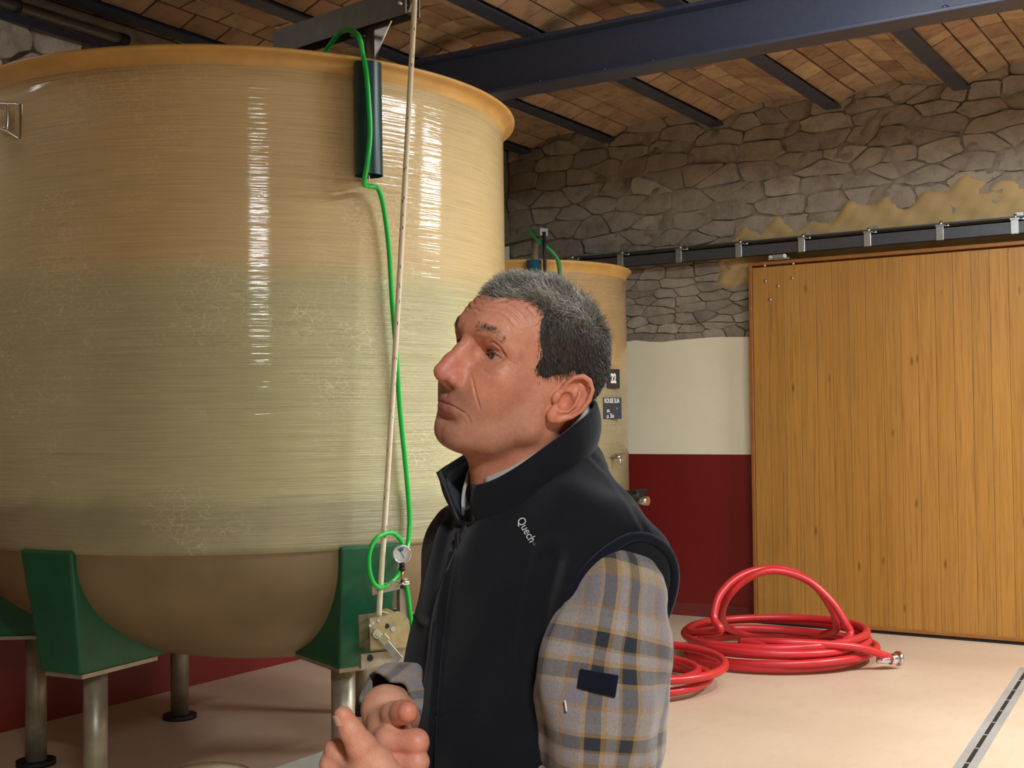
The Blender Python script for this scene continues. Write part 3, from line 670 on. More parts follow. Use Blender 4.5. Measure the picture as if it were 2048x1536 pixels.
MB().tube(smoothpath([wloc(u, v, .01) for u, v in ((811, 1166), (816, 1190), (820, 1225), (823, 1270), (812, 1310), (790, 1335), (776, 1345), (770, 1400), (775, 1460))], 6), .0085, 10).build('air_hose', M_HOSE, label='green hose running down behind the winch from the tee fitting', cat='hose')
# pressure gauge
pg = thing('pressure_gauge', 'round white dial pressure gauge beside the green bracket', 'gauge')
gc = wloc(804, 1108, .07); gv = CP-gc; gv[2] = 0; gv /= np.linalg.norm(gv); gx = np.cross([0, 0, 1], gv); GA = np.stack([gx, [0, 0, 1], gv], 1)
MB().lathe([(0, -.02), (.03, -.02), (.034, -.012), (.034, .006), (.031, .010), (.029, .006), (.0295, .002)], gc, 40, axis=GA).build('case', M_CHROME, pg)
def mat_dial():
    t = NT('gauge_dial'); v = t.coord('Object'); s = t.new('ShaderNodeSeparateXYZ'); t.link(v, s.inputs[0])
    r = t.math('SQRT', t.math('ADD', t.math('MULTIPLY', s.outputs[0], s.outputs[0]), t.math('MULTIPLY', s.outputs[1], s.outputs[1])))
    an = t.math('ARCTAN2', s.outputs[0], s.outputs[1])
    wedge = t.math('MULTIPLY', t.math('LESS_THAN', t.math('ABSOLUTE', t.math('ADD', an, .25)), .55), t.math('GREATER_THAN', r, .010))
    wedge = t.math('MULTIPLY', wedge, t.math('LESS_THAN', r, .024))
    ticks = t.math('MULTIPLY', t.math('GREATER_THAN', t.math('SINE', t.math('MULTIPLY', an, 26)), .55), t.math('MULTIPLY', t.math('GREATER_THAN', r, .0215), t.math('LESS_THAN', r, .0255)))
    c = t.mix(wedge, srgb(236, 238, 240), srgb(70, 140, 170)); c = t.mix(t.math('MULTIPLY', ticks, .8), c, srgb(120, 60, 60))
    t.set(Base_Color=c, Roughness=.3); return t.m
dl = MB().lathe([(.0001, 0), (.0295, 0)], (0, 0, 0), 40).build('dial', mat_dial(), pg); axes_obj(dl, gc+gv*.003, gx, (0, 0, 1), gv)
nd = MB().box((0, .0, 0), (.0022, .034, .001)).build('needle', M_BLACK, dl); nd.matrix_parent_inverse = Matrix(); nd.location = (0, 0, .0015); nd.rotation_euler.z = math.radians(28)
MB().tube([gc-[0, 0, .03], gc-[0, 0, .05]], [.011, .009], 12).tube([gc-[0, 0, .048], gc-[0, 0, .06]], .011, 12).build('connector', M_BLACK, pg)
M_BRASS = simple('brass', srgb(176, 150, 90), .3, .9, .1, 20)
MB().cyl(gc-[0, 0, .06], gc-[0, 0, .098], .006, n=10).build('stem', M_BRASS, pg)
MB().cyl(gc-[0, 0, .11]-gx*.024, gc-[0, 0, .104]+gx*.026, .0085, n=12).build('tee', M_CHROME, pg)
MB().cyl(gc-[0, 0, .098], gc-[0, 0, .125], .008, n=12).build('nut', M_BLACK, pg)
MB().cyl(gc-gv*.02, gc-gv*.06, .01, n=12).build('back_port', M_BRASS, pg)
M_DK = M_BLACK

# ================================================================ tank 22, further back
t22 = thing('wine_tank', 'smaller amber fibreglass tank behind the man, carrying a number plate', 'tank')
D22 = 8.9; R22r = .80
q_ = atd(1262, 545, D22); hd = np.array([CR[0], CR[1], 0]); c22 = q_-hd*R22r; Z22 = q_[2]; R22 = R22r-.042; c22 = np.array([c22[0], c22[1], 0])
while c22[1]+R22r > YW-.07: c22[1] -= .02
M_GRP2 = mat_grp('amber_fibreglass_weathered', 1.80, srgb(196, 162, 114), srgb(162, 152, 120), None)
MB().lathe([(R22-.03, 1.0), (R22-.03, Z22-.03), (R22, Z22-.05), (R22+.003, 1.7), (R22+.006, 1.0), (R22-.02, .93)], c22, 96).build('shell', M_GRP2, t22)
MB().lathe([(R22-.03, Z22-.03), (R22-.02, Z22), (R22r-.004, Z22), (R22r, Z22-.008), (R22r-.012, Z22-.022), (R22+.01, Z22-.04), (R22-.002, Z22-.08)], c22, 96).build('rim', M_GRP_RIM, t22)
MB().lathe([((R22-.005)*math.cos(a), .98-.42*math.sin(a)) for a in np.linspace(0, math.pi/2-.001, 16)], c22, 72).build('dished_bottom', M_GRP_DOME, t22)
for k in range(4):
    a = math.radians(20+90*k); u = np.array([math.cos(a), math.sin(a), 0])
    lg = MB().cyl(c22+u*.56+[0, 0, .015], c22+u*.56+[0, 0, .80], .04, n=16).build('leg', M_GALV, t22); MB().cyl(c22+u*.56, c22+u*.56+[0, 0, .02], .075, n=16).build('foot', M_BLACK, lg)
def on22(u, v, off=0.0):
    d = ray(u, v); r = R22+off+.004; o = CP-c22; A = d[0]**2+d[1]**2; B = 2*(o[0]*d[0]+o[1]*d[1]); Cc = o[0]**2+o[1]**2-r*r
    D = B*B-4*A*Cc; t = (-B-math.sqrt(max(D, 0)))/(2*A); return CP+d*t
def plate(name, u0, v0, u1, v1, mat, label):
    p = on22((u0+u1)/2, (v0+v1)/2, .012); n_ = p-c22; n_[2] = 0; n_ /= np.linalg.norm(n_)
    vd = CP-p; vd[2] = 0; vd /= np.linalg.norm(vd); n_ = (n_*.75+vd*.25); n_ /= np.linalg.norm(n_)
    xa = np.cross([0, 0, 1], n_); dep = (p-CP)@CF; fore = abs(xa@CR); wd = (u1-u0)*dep/F_PX/fore; hh = (v1-v0)*dep/F_PX
    o = MB().box((0, 0, 0), (wd, hh, .006), bev=.001).build(name, mat, t22, label=label); axes_obj(o, p, xa, (0, 0, 1), n_); return o, wd, hh
M_PLATE = simple('dark_plate', srgb(38, 36, 38), .5, 0, .1); M_SLATE = simple('chalk_slate', srgb(52, 58, 66), .8, 0, .3, 60); M_CHALK = simple('white_lettering', srgb(236, 236, 232), .7, 0, .05)
def letter(par, txt, size, x, y, mat, sx=1.0, sy=1.0, bold=0.0, rz=0.0, shear=0.0):
    o = bpy.data.objects.new('lettering', text_mesh(txt, size, .0006, (sx, sy), bold, shear)); link(o, mat, par); o.location = (x, y, .004); o.rotation_euler.z = rz; return o
po, pw_, ph_ = plate('number_plate', 1212, 738, 1240, 777, M_PLATE, 'dark plate with white number 22')
letter(po, '22', ph_*.62, 0, 0, M_CHALK, .62, 1.05, .004)
po, pw_, ph_ = plate('chalk_slate', 1204, 795, 1244, 838, M_SLATE, 'small slate with chalk writing')
letter(po, 'ROUSE SUA', ph_*.3, -pw_*.02, ph_*.34, M_CHALK, .62, 1.0, .0008)
letter(po, 'sc', ph_*.26, -pw_*.22, -ph_*.1, M_CHALK, .9, 1, .0006, .1); letter(po, 'u 3u', ph_*.3, -pw_*.12, -ph_*.36, M_CHALK, .9, 1, .0006, .05); letter(po, ',', ph_*.3, pw_*.25, ph_*.08, M_CHALK)
# tap, valve, level pipe on its flank
p = on22(1232, 914, .03); n_ = p-c22; n_[2] = 0; n_ /= np.linalg.norm(n_); xa = np.cross([0, 0, 1], n_)
tp = MB().cyl(p-n_*.05, p+n_*.04, .014, n=12).build('sample_tap', M_ZINC, t22); MB().box(p+n_*.03+[0, 0, .02], (.11, .012, .012), np.stack([xa, n_, [0, 0, 1]], 1)).build('tap_lever', M_ZINC, tp); MB().cyl(p+n_*.03, p+n_*.03-[0, 0, .055], .009, n=10).build('spout', M_CHROME, tp)
p = on22(1258, 992, .05); vv = MB().cyl(p-n_*.07, p+n_*.10, .04, n=16).build('outlet_valve', M_BLACK, t22); MB().box(p+n_*.07+[0, 0, .03]+xa*.04, (.16, .03, .03), np.stack([xa, n_, [0, 0, 1]], 1), bev=.005).build('valve_handle', M_BLACK, vv); MB().cyl(p+n_*.08-[0, 0, .03], p+n_*.15-[0, 0, .03], .03, n=14).build('coupling', M_CHROME, vv)
# the little hoist on tank 22: post, arm, teal float, hose
h22 = thing('hoist_arm', 'thin steel hoist arm standing on the rim of the further tank', 'hoist')
def at22(u, v, dd=0.0): return atd(u, v, (c22-CP)@CF-R22+dd)
pb, pt_ = at22(1070, 524, .05), at22(1070, 470, .05); pt_[:2] = pb[:2]
MB().cyl(pb-[0, 0, .3], pt_, .022, n=14).build('post', M_GALV, h22)
b0, b1 = at22(985, 470, .5), at22(1088, 464, -.08); b0[2] = b1[2]; dv = (b1-b0)/np.linalg.norm(b1-b0)
MB().box((b0+b1)/2, (np.linalg.norm(b1-b0), .06, .05), np.stack([dv, np.cross([0, 0, 1], dv), [0, 0, 1]], 1)).build('channel', M_ARM, h22)
MB().tube([b1, at22(1090, 560, -.10)], .012, 8).build('strap', M_BLACK, h22)
f0, f1 = on22(1068, 521, .06), on22(1068, 600, .06)
MB().cyl(f0, [f0[0], f0[1], f1[2]], .05, n=24).build('float_tube', simple('teal_pvc', srgb(42, 92, 104), .35), label='short teal plastic tube hanging on the further tank', cat='tube')
MB().tube(smoothpath([at22(1058, 462, .02), at22(1066, 470, -.02), at22(1080, 484, -.05), at22(1100, 500, -.06), at22(1113, 515, -.05), at22(1118, 530, -.04), at22(1120, 560, -.03)], 6), .014, 8).build('air_hose', simple('dull_green_hose', srgb(40, 130, 70), .4), label='dull green hose on the further tank above the man', cat='hose')

# ================================================================ red hoses on the floor
M_REDHOSE = simple('red_rubber_hose', srgb(196, 42, 46), .34, 0, .1, 9, .03)
def coil_path(c, rx, ry, turns, z0, dz, seed, start=0.0, wob=.05, ang=0.0, k=26):
    r = random.Random(seed); P = []; ph = [r.uniform(0, 6.3) for _ in range(6)]
    for i in range(int(turns*k)+1):
        a = start+2*math.pi*i/k; tn = i/k
        s = 1+wob*math.sin(a*.37+ph[0])+wob*.7*math.sin(a*.81+ph[1]); ox, oy = wob*.5*math.sin(tn*2.1+ph[2]), wob*.5*math.sin(tn*1.7+ph[3])
        xx, yy = rx*s*math.cos(a)+ox, ry*s*math.sin(a)+oy
        P.append(np.array([c[0]+xx*math.cos(ang)-yy*math.sin(ang), c[1]+xx*math.sin(ang)+yy*math.cos(ang), z0+dz*tn+.012*math.sin(a*1.3+ph[4])*(tn > .6)]))
    return P
fw2 = np.array([CF[0], CF[1], 0]); fw2 /= np.linalg.norm(fw2); rt2 = np.array([CR[0], CR[1], 0]); rt2 /= np.linalg.norm(rt2)
hc = onz(1553, 1318, 0); RH = .024; angh = math.atan2(rt2[1], rt2[0])
H = coil_path(hc, .545, .50, 5.15, RH+.002, .032, 5, start=2.6, wob=.055, ang=angh)
def hpos(u, v, d): return atd(u, v, d)
dC = (hc-CP)@CF
# the last turns stand up as two arches over the coil
H += [hpos(u, v, dC+o) for (u, v, o) in ((1440, 1262, -.30), (1428, 1235, -.26), (1440, 1190, -.2), (1475, 1155, -.12), (1525, 1138, -.05), (1580, 1142, 0), (1630, 1172, .05), (1662, 1215, .06), (1672, 1245, .08), (1668, 1262, .16))]
H += [hpos(u, v, dC+o) for (u, v, o) in ((1620, 1272, .42), (1540, 1268, .5), (1470, 1262, .42), (1445, 1240, .1), (1452, 1200, -.08), (1490, 1160, -.12), (1545, 1141, -.14), (1610, 1158, -.16), (1660, 1200, -.2), (1690, 1245, -.24), (1700, 1270, -.26))]
H += [hpos(u, v, dC+o) for (u, v, o) in ((1672, 1292, -.36), (1600, 1292, -.42), (1530, 1288, -.40), (1480, 1284, -.3))]
H += [hpos(u, v, dC+o) for (u, v, o) in ((1560, 1284, -.44), (1640, 1288, -.46), (1710, 1294, -.44), (1755, 1306, -.40), (1785, 1318, -.36))]
for i in range(len(H)): H[i] = np.array([H[i][0], H[i][1], max(H[i][2], RH+.001)])
rh = thing('hose', 'long red rubber hose coiled by the wooden door with one loop standing up', 'hose', group='red hoses')
Hs = smoothpath(H, 6); Hs[:, 2] = np.maximum(Hs[:, 2], RH+.001)
MB().tube(Hs, RH, 14).build('hose_line', M_REDHOSE, rh)
e1, e0 = H[-1], H[-2]; dv = (e1-e0)/np.linalg.norm(e1-e0); dv[2] = 0
cp_ = MB().tube([e1-dv*.02, e1+dv*.05], .032, 20).tube([e1+dv*.04, e1+dv*.055], .044, 20).build('coupling', M_CHROME, rh)
MB().tube([e1-dv*.0-rt2*.10-fw2*.02-[0, 0, .0], e1-rt2*.02-fw2*.03], .02, 14).build('coupling_lug', M_CHROME, cp_)
hc2 = onz(1300, 1372, 0)-rt2*.06
H2 = coil_path(hc2, .40, .42, 3.6, RH+.002, .04, 8, start=.4, wob=.09, ang=angh+.3)
MB().tube(np.maximum(smoothpath(H2, 5), [-99, -99, RH+.001]), RH, 14).build('hose', M_REDHOSE, label='second red rubber hose coil half hidden behind the man', cat='hose', group='red hoses')

# ================================================================ steel things at the lower edge
M_INOX = simple('brushed_stainless', srgb(188, 192, 196), .45, .75, .06, 60)
zt_ = .80; ta = onz(655, 1497, zt_); tb_ = onz(545, 1536, zt_)
tbl = thing('steel_table', 'stainless steel work table edge behind the clasped hands', 'table')
yd = np.array([0, 1.0, 0]); xd = np.array([1.0, 0, 0])
TX0 = ta[0]; TY1 = ta[1]+.12; TW, TL = .60, .75
MB().box((TX0+TW/2, TY1-TL/2, zt_-.012), (TW, TL, .024), bev=.006).build('table_top', M_INOX, tbl)
MB().box((TX0+TW/2, TY1-TL/2, .25), (TW-.08, TL-.08, .02)).build('shelf', M_INOX, tbl)
for sx in (0, 1):
    for sy in (0, 1): MB().box((TX0+.04+sx*(TW-.08), TY1-.04-sy*(TL-.08), .392), (.035, .035, .784)).build('leg', M_INOX, tbl)
# churn with a domed lid, its crown just showing
cz = .735; cc = onz(415, 1524, cz); cc = cc+np.array([CF[0], CF[1], 0])*0
ch = thing('steel_churn', 'domed stainless steel churn lid peeking in at the bottom edge', 'churn')
MB().lathe([(0.001, .0), (.16, 0), (.165, .02), (.165, .46), (.15, .52), (.11, .58), (.105, .62), (.12, .64)], (cc[0], cc[1], 0), 48).build('body', M_INOX, ch)
ld = MB().lathe([(.118, .63), (.128, .645), (.128, .672), (.118, .692), (.095, .710), (.06, .720), (.03, .725), (.001, .726)], (cc[0], cc[1], 0), 48).build('lid', M_CHROME, ch)
hb_0 = [np.array([cc[0], cc[1], .705])+rt2*(.052*math.cos(a))+np.array([0, 0, .03*math.sin(a)]) for a in np.linspace(0, math.pi, 14)]
for s in (-1, 1): MB().tube([np.array([cc[0], cc[1], .655])+rt2*s*.12, np.array([cc[0], cc[1], .63])+rt2*s*.15, np.array([cc[0], cc[1], .58])+rt2*s*.14], .008, 8).build('clasp', M_CHROME, ch)

# ================================================================ the man
from mathutils.bvhtree import BVHTree
nrs = np.random.RandomState(3)
def sph(p, c, r): return np.linalg.norm(p-np.asarray(c), axis=-1)-r
def ell(p, c, r, R=None):
    q = p-np.asarray(c, float)
    if R is not None: q = q@np.asarray(R, float)
    r = np.asarray(r, float); k0 = np.linalg.norm(q/r, axis=-1); k1 = np.linalg.norm(q/(r*r), axis=-1)
    return np.where(k1 > 1e-9, k0*(k0-1)/np.maximum(k1, 1e-9), -r.min())
def cap(p, a, b, ra, rb=None):
    rb = ra if rb is None else rb; a = np.asarray(a, float); b = np.asarray(b, float); d = b-a
    t = np.clip(((p-a)@d)/(d@d), 0, 1); return np.linalg.norm(p-a-t[..., None]*d, axis=-1)-(ra+(rb-ra)*t)
def chain(p, pts, rs, k=None):
    d = None
    for i in range(len(pts)-1):
        e = cap(p, pts[i], pts[i+1], rs[i], rs[i+1]); d = e if d is None else (np.minimum(d, e) if not k else smin(d, e, k))
    return d
def smin(a, b, k): h = np.maximum(k-np.abs(a-b), 0)/k; return np.minimum(a, b)-h*h*k*.25
def smax(a, b, k): return -smin(-a, -b, k)
def sub(a, b, k): return smax(a, -b, k)
def rotm(ax, deg):
    return np.array(Matrix.Rotation(math.radians(deg), 3, ax))
def sdf_mesh(fn, lo, hi, h, margin=1.35):
    """surface nets over a sparse grid; returns vertices and quads"""
    lo = np.asarray(lo, float); B = 8; nb = np.ceil((np.asarray(hi)-lo)/(h*B)).astype(int); n = nb*B+1
    g = [lo[i]+(np.arange(nb[i])+.5)*h*B for i in range(3)]
    Cc = np.stack(np.meshgrid(*g, indexing='ij'), -1); dc = fn(Cc.reshape(-1, 3)).reshape(nb)
    G = np.empty(n, np.float32)
    big = np.kron(np.where(dc > 0, 1.0, -1.0), np.ones((B, B, B), np.float32)).astype(np.float32)
    G[:-1, :-1, :-1] = big; G[-1] = 1; G[:, -1] = 1; G[:, :, -1] = 1
    act = np.argwhere(np.abs(dc) < h*B*margin+.002)
    loc = np.stack(np.meshgrid(*[np.arange(B+1)]*3, indexing='ij'), -1).reshape(-1, 3)
    for s in range(0, len(act), 400):
        idx = (act[s:s+400]*B)[:, None, :]+loc[None]; P = lo+idx.reshape(-1, 3)*h
        v = fn(P); ii = idx.reshape(-1, 3); G[ii[:, 0], ii[:, 1], ii[:, 2]] = v
    S = G < 0
    cs = S[:-1, :-1, :-1].astype(np.int8)
    tot = sum(S[a:S.shape[0]-1+a, b:S.shape[1]-1+b, c:S.shape[2]-1+c].astype(np.int8) for a in (0, 1) for b in (0, 1) for c in (0, 1))
    cells_ = np.argwhere((tot > 0) & (tot < 8)); vid = -np.ones(tot.shape, np.int64); vid[tuple(cells_.T)] = np.arange(len(cells_))
    acc = np.zeros((len(cells_), 3)); cnt = np.zeros(len(cells_))
    cor = [(a, b, c) for a in (0, 1) for b in (0, 1) for c in (0, 1)]
    for i, A in enumerate(cor):
        for B_ in cor[i+1:]:
            if sum(abs(A[k]-B_[k]) for k in range(3)) != 1: continue
            va = G[cells_[:, 0]+A[0], cells_[:, 1]+A[1], cells_[:, 2]+A[2]]; vb = G[cells_[:, 0]+B_[0], cells_[:, 1]+B_[1], cells_[:, 2]+B_[2]]
            m = (va < 0) != (vb < 0); t = np.where(m, va/np.where(m, va-vb, 1), 0)
            q = np.array(A)+t[:, None]*(np.array(B_)-np.array(A)); acc[m] += q[m]; cnt[m] += 1
    V = lo+(cells_+acc/np.maximum(cnt, 1)[:, None])*h
    Q = []
    for ax in range(3):
        o1, o2 = [k for k in range(3) if k != ax]
        sl0 = [slice(None)]*3; sl1 = [slice(None)]*3; sl0[ax] = slice(0, -1); sl1[ax] = slice(1, None)
        a, b = S[tuple(sl0)], S[tuple(sl1)]; e = np.argwhere(a != b)
        e = e[(e[:, o1] > 0) & (e[:, o2] > 0) & (e[:, o1] < tot.shape[o1]) & (e[:, o2] < tot.shape[o2])]
        def vv(d1, d2):
            q = e.copy(); q[:, o1] -= d1; q[:, o2] -= d2; return vid[q[:, 0], q[:, 1], q[:, 2]]
        q = np.stack([vv(0, 0), vv(1, 0), vv(1, 1), vv(0, 1)], 1); flip = a[e[:, 0], e[:, 1], e[:, 2]] ^ (ax == 1)
        q[flip] = q[flip][:, ::-1]; Q.append(q[(q >= 0).all(1)])
    return V, np.concatenate(Q)
def np_mesh(name, V, Fq, colors=None, uv=None):
    me = bpy.data.meshes.new(name); me.from_pydata(V.tolist(), [], Fq.tolist()); me.polygons.foreach_set('use_smooth', [True]*len(me.polygons))
    if colors is not None:
        at = me.color_attributes.new('tint', 'FLOAT_COLOR', 'POINT'); at.data.foreach_set('color', np.concatenate([colors, np.ones((len(V), 1))], 1).astype(np.float32).ravel())
    me.update(); return me
def normals(V, Fq):
    n = np.cross(V[Fq[:, 2]]-V[Fq[:, 0]], V[Fq[:, 3]]-V[Fq[:, 1]]); N = np.zeros_like(V)
    for k in range(4): np.add.at(N, Fq[:, k], n)
    return N/np.maximum(np.linalg.norm(N, axis=1, keepdims=True), 1e-12)
def orient(V, Fq):
    N = normals(V, Fq); c = V.mean(0)
    return Fq if ((V-c)*N).sum() > 0 else Fq[:, ::-1]
def lin(*c): return np.array(srgb(*c)[:3])

# ---- frames: the body faces left and a little towards the viewer, the head likewise, tipped back and over
_b = np.stack([-_rt, -_fw, _up], 1)
def frame(yaw, pitch, roll): return _b@rotm('Z', yaw)@rotm('Y', -pitch)@rotm('X', roll)
HRm = frame(40, 10, -14); HO = atd(1048, 762, 1.58)
TRm = frame(30, 0, 0); _n = atd(1062, 950, 1.60); TO = np.array([_n[0], _n[1], 0.0])
def h2w(p): return np.asarray(p)@HRm.T+HO
def w2h(p): return (np.asarray(p)-HO)@HRm
def t2w(p): return np.asarray(p)@TRm.T+TO
def w2t(p): return (np.asarray(p)-TO)@TRm

man = thing('person', 'man in a charcoal fleece vest over a plaid shirt, hands clasped, looking left', 'person')
man.location = TO

# ---- head (metres, x forward, y to his left, z up, origin between the ears)
EYE = np.array([.0745, .0325, .0235]); ER = .0125
EARC = np.array([-.002, .0775, -.004])
def ear_sdf(p):
    """left ear, p with y mirrored to the left side"""
    # local ear frame: a along the ear's height, b towards the back, c outward
    up = np.array([-.20, .10, .975]); up /= np.linalg.norm(up)
    out = np.array([.42, .90, .0]); out -= up*(out@up); out /= np.linalg.norm(out); bk = np.cross(out, up)
    if bk[0] > 0: bk = -bk
    q = p-EARC; a = q@up; b = q@bk; c = q@out
    e = np.stack([b, a, c], -1)
    d = ell(e, (.010, .006, .001), (.0185, .029, .0040))
    d = smin(d, ell(e, (.0015, -.023, .001), (.0095, .0115, .0045)), .008)          # lobe
    hel = [(-.003, .004, .000), (-.005, .016, .004), (-.001, .028, .008), (.007, .0345, .010), (.017, .0335, .011), (.0255, .025, .0115), (.0285, .012, .0105), (.0265, -.003, .009), (.020, -.016, .006), (.009, -.026, .003)]
    d = smin(d, chain(e, [np.array(x) for x in hel], [.0022, .0028, .0032, .0034, .0034, .0033, .0032, .0031, .0030, .0035]), .0035)
    anti = [(.011, .023, .005), (.0155, .012, .0075), (.0160, -.001, .008), (.012, -.012, .0065), (.004, -.0165, .005)]
    d = smin(d, chain(e, [np.array(x) for x in anti], [.0018, .0026, .0028, .0028, .0028]), .003)
    d = sub(d, ell(e, (.0045, -.002, .006), (.0092, .0115, .0105)), .003)             # concha
    d = sub(d, ell(e, (.0215, .012, .0085), (.0028, .0185, .0062)), .0025)              # scapha
    d = sub(d, ell(e, (.0065, .020, .008), (.0070, .0065, .0062)), .003)
    d = smin(d, ell(e, (-.0085, -.003, .004), (.0048, .0075, .0045)), .005)           # tragus
    d = smin(d, ell(e, (.002, .002, -.014), (.011, .022, .010)), .008)                # root
    return d
NB = w2h(_n)                                                                        # neck base seen from the head
def face_sdf(d, s):
    # eye sockets
    d = sub(d, ell(s, (.1015, .0345, .0245), (.0205, .0215, .0135)), .012)
    d = sub(d, ell(s, (.104, .018, .022), (.016, .010, .012)), .010)
    # lids: a shell round the eyeball, open between two lid lines
    e = s-EYE; rr = np.linalg.norm(e, axis=-1); lat = e[..., 1]
    el = np.arctan2(e[..., 2], np.maximum(e[..., 0], 1e-4))
    hi_ = .22-(lat/.0128)**2*.28+lat*1.0; lo_ = -.50+(lat/.0128)**2*.30+lat*2.0
    lid = np.abs(rr-.0137)-.0014
    lid = np.maximum(lid, -e[..., 0]-.002)
    opening = np.maximum(el-hi_, lo_-el)*np.maximum(rr, .004)                       # negative inside the opening
    upper_fold = ell(s, (.0835, .0345, .0365), (.010, .0185, .0062), rotm('Z', 22))
    d = smin(d, upper_fold, .006)
    d = smin(d, np.maximum(sph(s, EYE, .0142), -e[..., 0]-.004), .0045)
    d = smax(d, -np.maximum(opening, rr-.0175), .0012)
    # nose
    d = smin(d, chain(s, [np.array([.0985, 0, .034]), np.array([.1085, 0, .018]), np.array([.1195, 0, .002]), np.array([.1265, 0, -.0125])], [.0075, .0080, .0088, .0112], .006), .009)
    d = smin(d, ell(s, (.104, 0, -.006), (.0170, .0145, .024), rotm('Y', -24)), .010)
    d = smin(d, ell(s, (.1105, .0118, -.0180), (.0135, .0072, .0085), rotm('Z', 14)), .009)
    d = smin(d, cap(s, (.126, 0, -.019), (.112, 0, -.0275), .0048), .005)
    d = sub(d, ell(s, (.1175, .0078, -.0262), (.0080, .0040, .0055)), .002)
    # lips
    d = smin(d, chain(s, [np.array([.1070, .002, -.0430]), np.array([.1045, .010, -.0437]), np.array([.0965, .0215, -.0490]), np.array([.0890, .0305, -.0535])], [.0040, .0040, .0032, .002], .003), .006)
    d = smin(d, chain(s, [np.array([.1040, 0, -.0560]), np.array([.1010, .012, -.0560]), np.array([.0930, .0235, -.0550])], [.0054, .0050, .0036], .003), .006)
    d = sub(d, cap(s, (.1140, 0, -.033), (.1120, 0, -.040), .0020), .004)           # philtrum
    d = sub(d, ell(s, (.1075, 0, -.0680), (.0075, .0240, .0042)), .010)
    return d
def head_sdf(p):
    p = p.reshape(-1, 3); x, y, z = p[..., 0], p[..., 1], p[..., 2]
    s = np.stack([x, np.abs(y), z], -1)
    d = ell(s, (.000, 0, .051), (.099, .0760, .0800))
    d = smin(d, ell(s, (-.030, 0, .030), (.070, .070, .070)), .03)                  # back of the skull
    d = smin(d, ell(s, (.062, 0, .055), (.043, .047, .036)), .025)                   # forehead
    d = smin(d, ell(s, (.050, 0, -.022), (.056, .056, .070)), .03)                  # face mass
    d = smin(d, chain(s, [np.array([.010, .050, -.010]), np.array([.018, .049, -.052]), np.array([.052, .034, -.074]), np.array([.082, .012, -.079])], [.018, .018, .018, .018], .01), .026)
    d = smin(d, ell(s, (.063, .042, -.002), (.026, .0185, .018), rotm('Z', 25)), .024)  # cheekbone
    d = smin(d, ell(s, (.074, .027, -.026), (.028, .024, .026)), .018)              # cheek
    d = smin(d, ell(s, (.0765, 0, -.046), (.0310, .032, .027)), .018)                 # muzzle
    d = smin(d, ell(s, (.0760, 0, -.081), (.0190, .0190, .0165)), .016)              # chin
    d = smin(d, ell(s, (.054, 0, -.080), (.036, .030, .016)), .03)                  # under the chin
    d = smin(d, chain(s, [np.array([.1035, 0, .047]), np.array([.0985, .018, .049]), np.array([.086, .040, .046]), np.array([.072, .052, .034])], [.0085, .0095, .009, .008], .006), .012)  # brow ridge
    m = np.linalg.norm(s-np.array([.100, .018, -.008]), axis=-1) < .082
    if m.any(): d[m] = face_sdf(d[m], s[m])
    # neck
    nk = cap(p, (-.022, 0, -.020), NB+np.array([.002, 0, -.035]), .052, .062)
    nk = smin(nk, cap(p, (.035, 0, -.075), NB+np.array([.045, 0, -.03]), .030, .028), .03)
    sc_ = cap(p, (-.020, .058, -.030), NB+np.array([.050, .018, -.025]), .012, .009)
    sc2 = cap(p, (-.020, -.058, -.030), NB+np.array([.050, -.018, -.025]), .012, .009)
    nk = smin(nk, np.minimum(sc_, sc2), .010)
    nk = smin(nk, ell(p, NB+np.array([.058, 0, .035]), (.011, .011, .014)), .014)
    d = smin(d, nk, .020)
    # ears
    m = np.linalg.norm(s-EARC-np.array([-.008, 0, .003]), axis=-1) < .056
    if m.any(): d[m] = smin(d[m], ear_sdf(s[m]), .004)
    return d
HV, HF = sdf_mesh(head_sdf, (-.125, -.105, -.215), (.155, .105, .150), .00135)
HF = orient(HV, HF); HN = normals(HV, HF)
# skin relief: forehead lines, crow's feet, neck creases
S = np.stack([HV[:, 0], np.abs(HV[:, 1]), HV[:, 2]], 1); ay = S[:, 1]
front = np.clip((HV[:, 0]-.045)/.03, 0, 1)
disp = np.zeros(len(HV))
def groove(dist, wd, depth): return -depth*np.exp(-(dist/wd)**2)+depth*.45*np.exp(-((np.abs(dist)-wd*2.2)/wd/1.3)**2)
SU = px(h2w(S)); front_ok = (HN[:, 0] > -.2)
def traced(P, wd, depth, ridge=.45):
    """a crease along a line surveyed on his left side; the right side mirrors it"""
    global disp
    P = np.array(P); dd = np.full(len(HV), 1e3); tt = np.zeros(len(HV)); n = len(P)-1
    for i in range(n):
        d_ = P[i+1]-P[i]; t = np.clip(((SU-P[i])@d_)/(d_@d_), 0, 1); q = np.linalg.norm(SU-P[i]-t[:, None]*d_, axis=1); m = q < dd; dd[m] = q[m]; tt[m] = (i+t[m])/n
    taper = np.clip(tt/.15, .15, 1)*np.clip((1-tt)/.2, .15, 1)
    disp += (-depth*np.exp(-(dd/wd)**2)+depth*ridge*np.exp(-((dd-wd*2.3)/wd/1.3)**2))*taper*front_ok
traced([(943.5, 607.4), (949.0, 615.7), (960.1, 624.1), (976.8, 624.1), (996.2, 626.8), (1012.8, 637.9), (1023.9, 651.8), (1030.8, 671.2)], 2.2, 0.0013)
traced([(950.4, 594.9), (957.3, 604.6), (965.7, 613.0), (985.1, 613.0), (1010.0, 617.1), (1026.7, 629.6), (1039.2, 643.5), (1046.1, 660.1)], 2.2, 0.0012)
traced([(960.1, 589.4), (971.2, 601.9), (987.9, 603.3), (1010.0, 601.9), (1029.4, 610.2), (1046.1, 624.1), (1057.2, 640.7), (1060.0, 651.8)], 2.1, 0.0011)
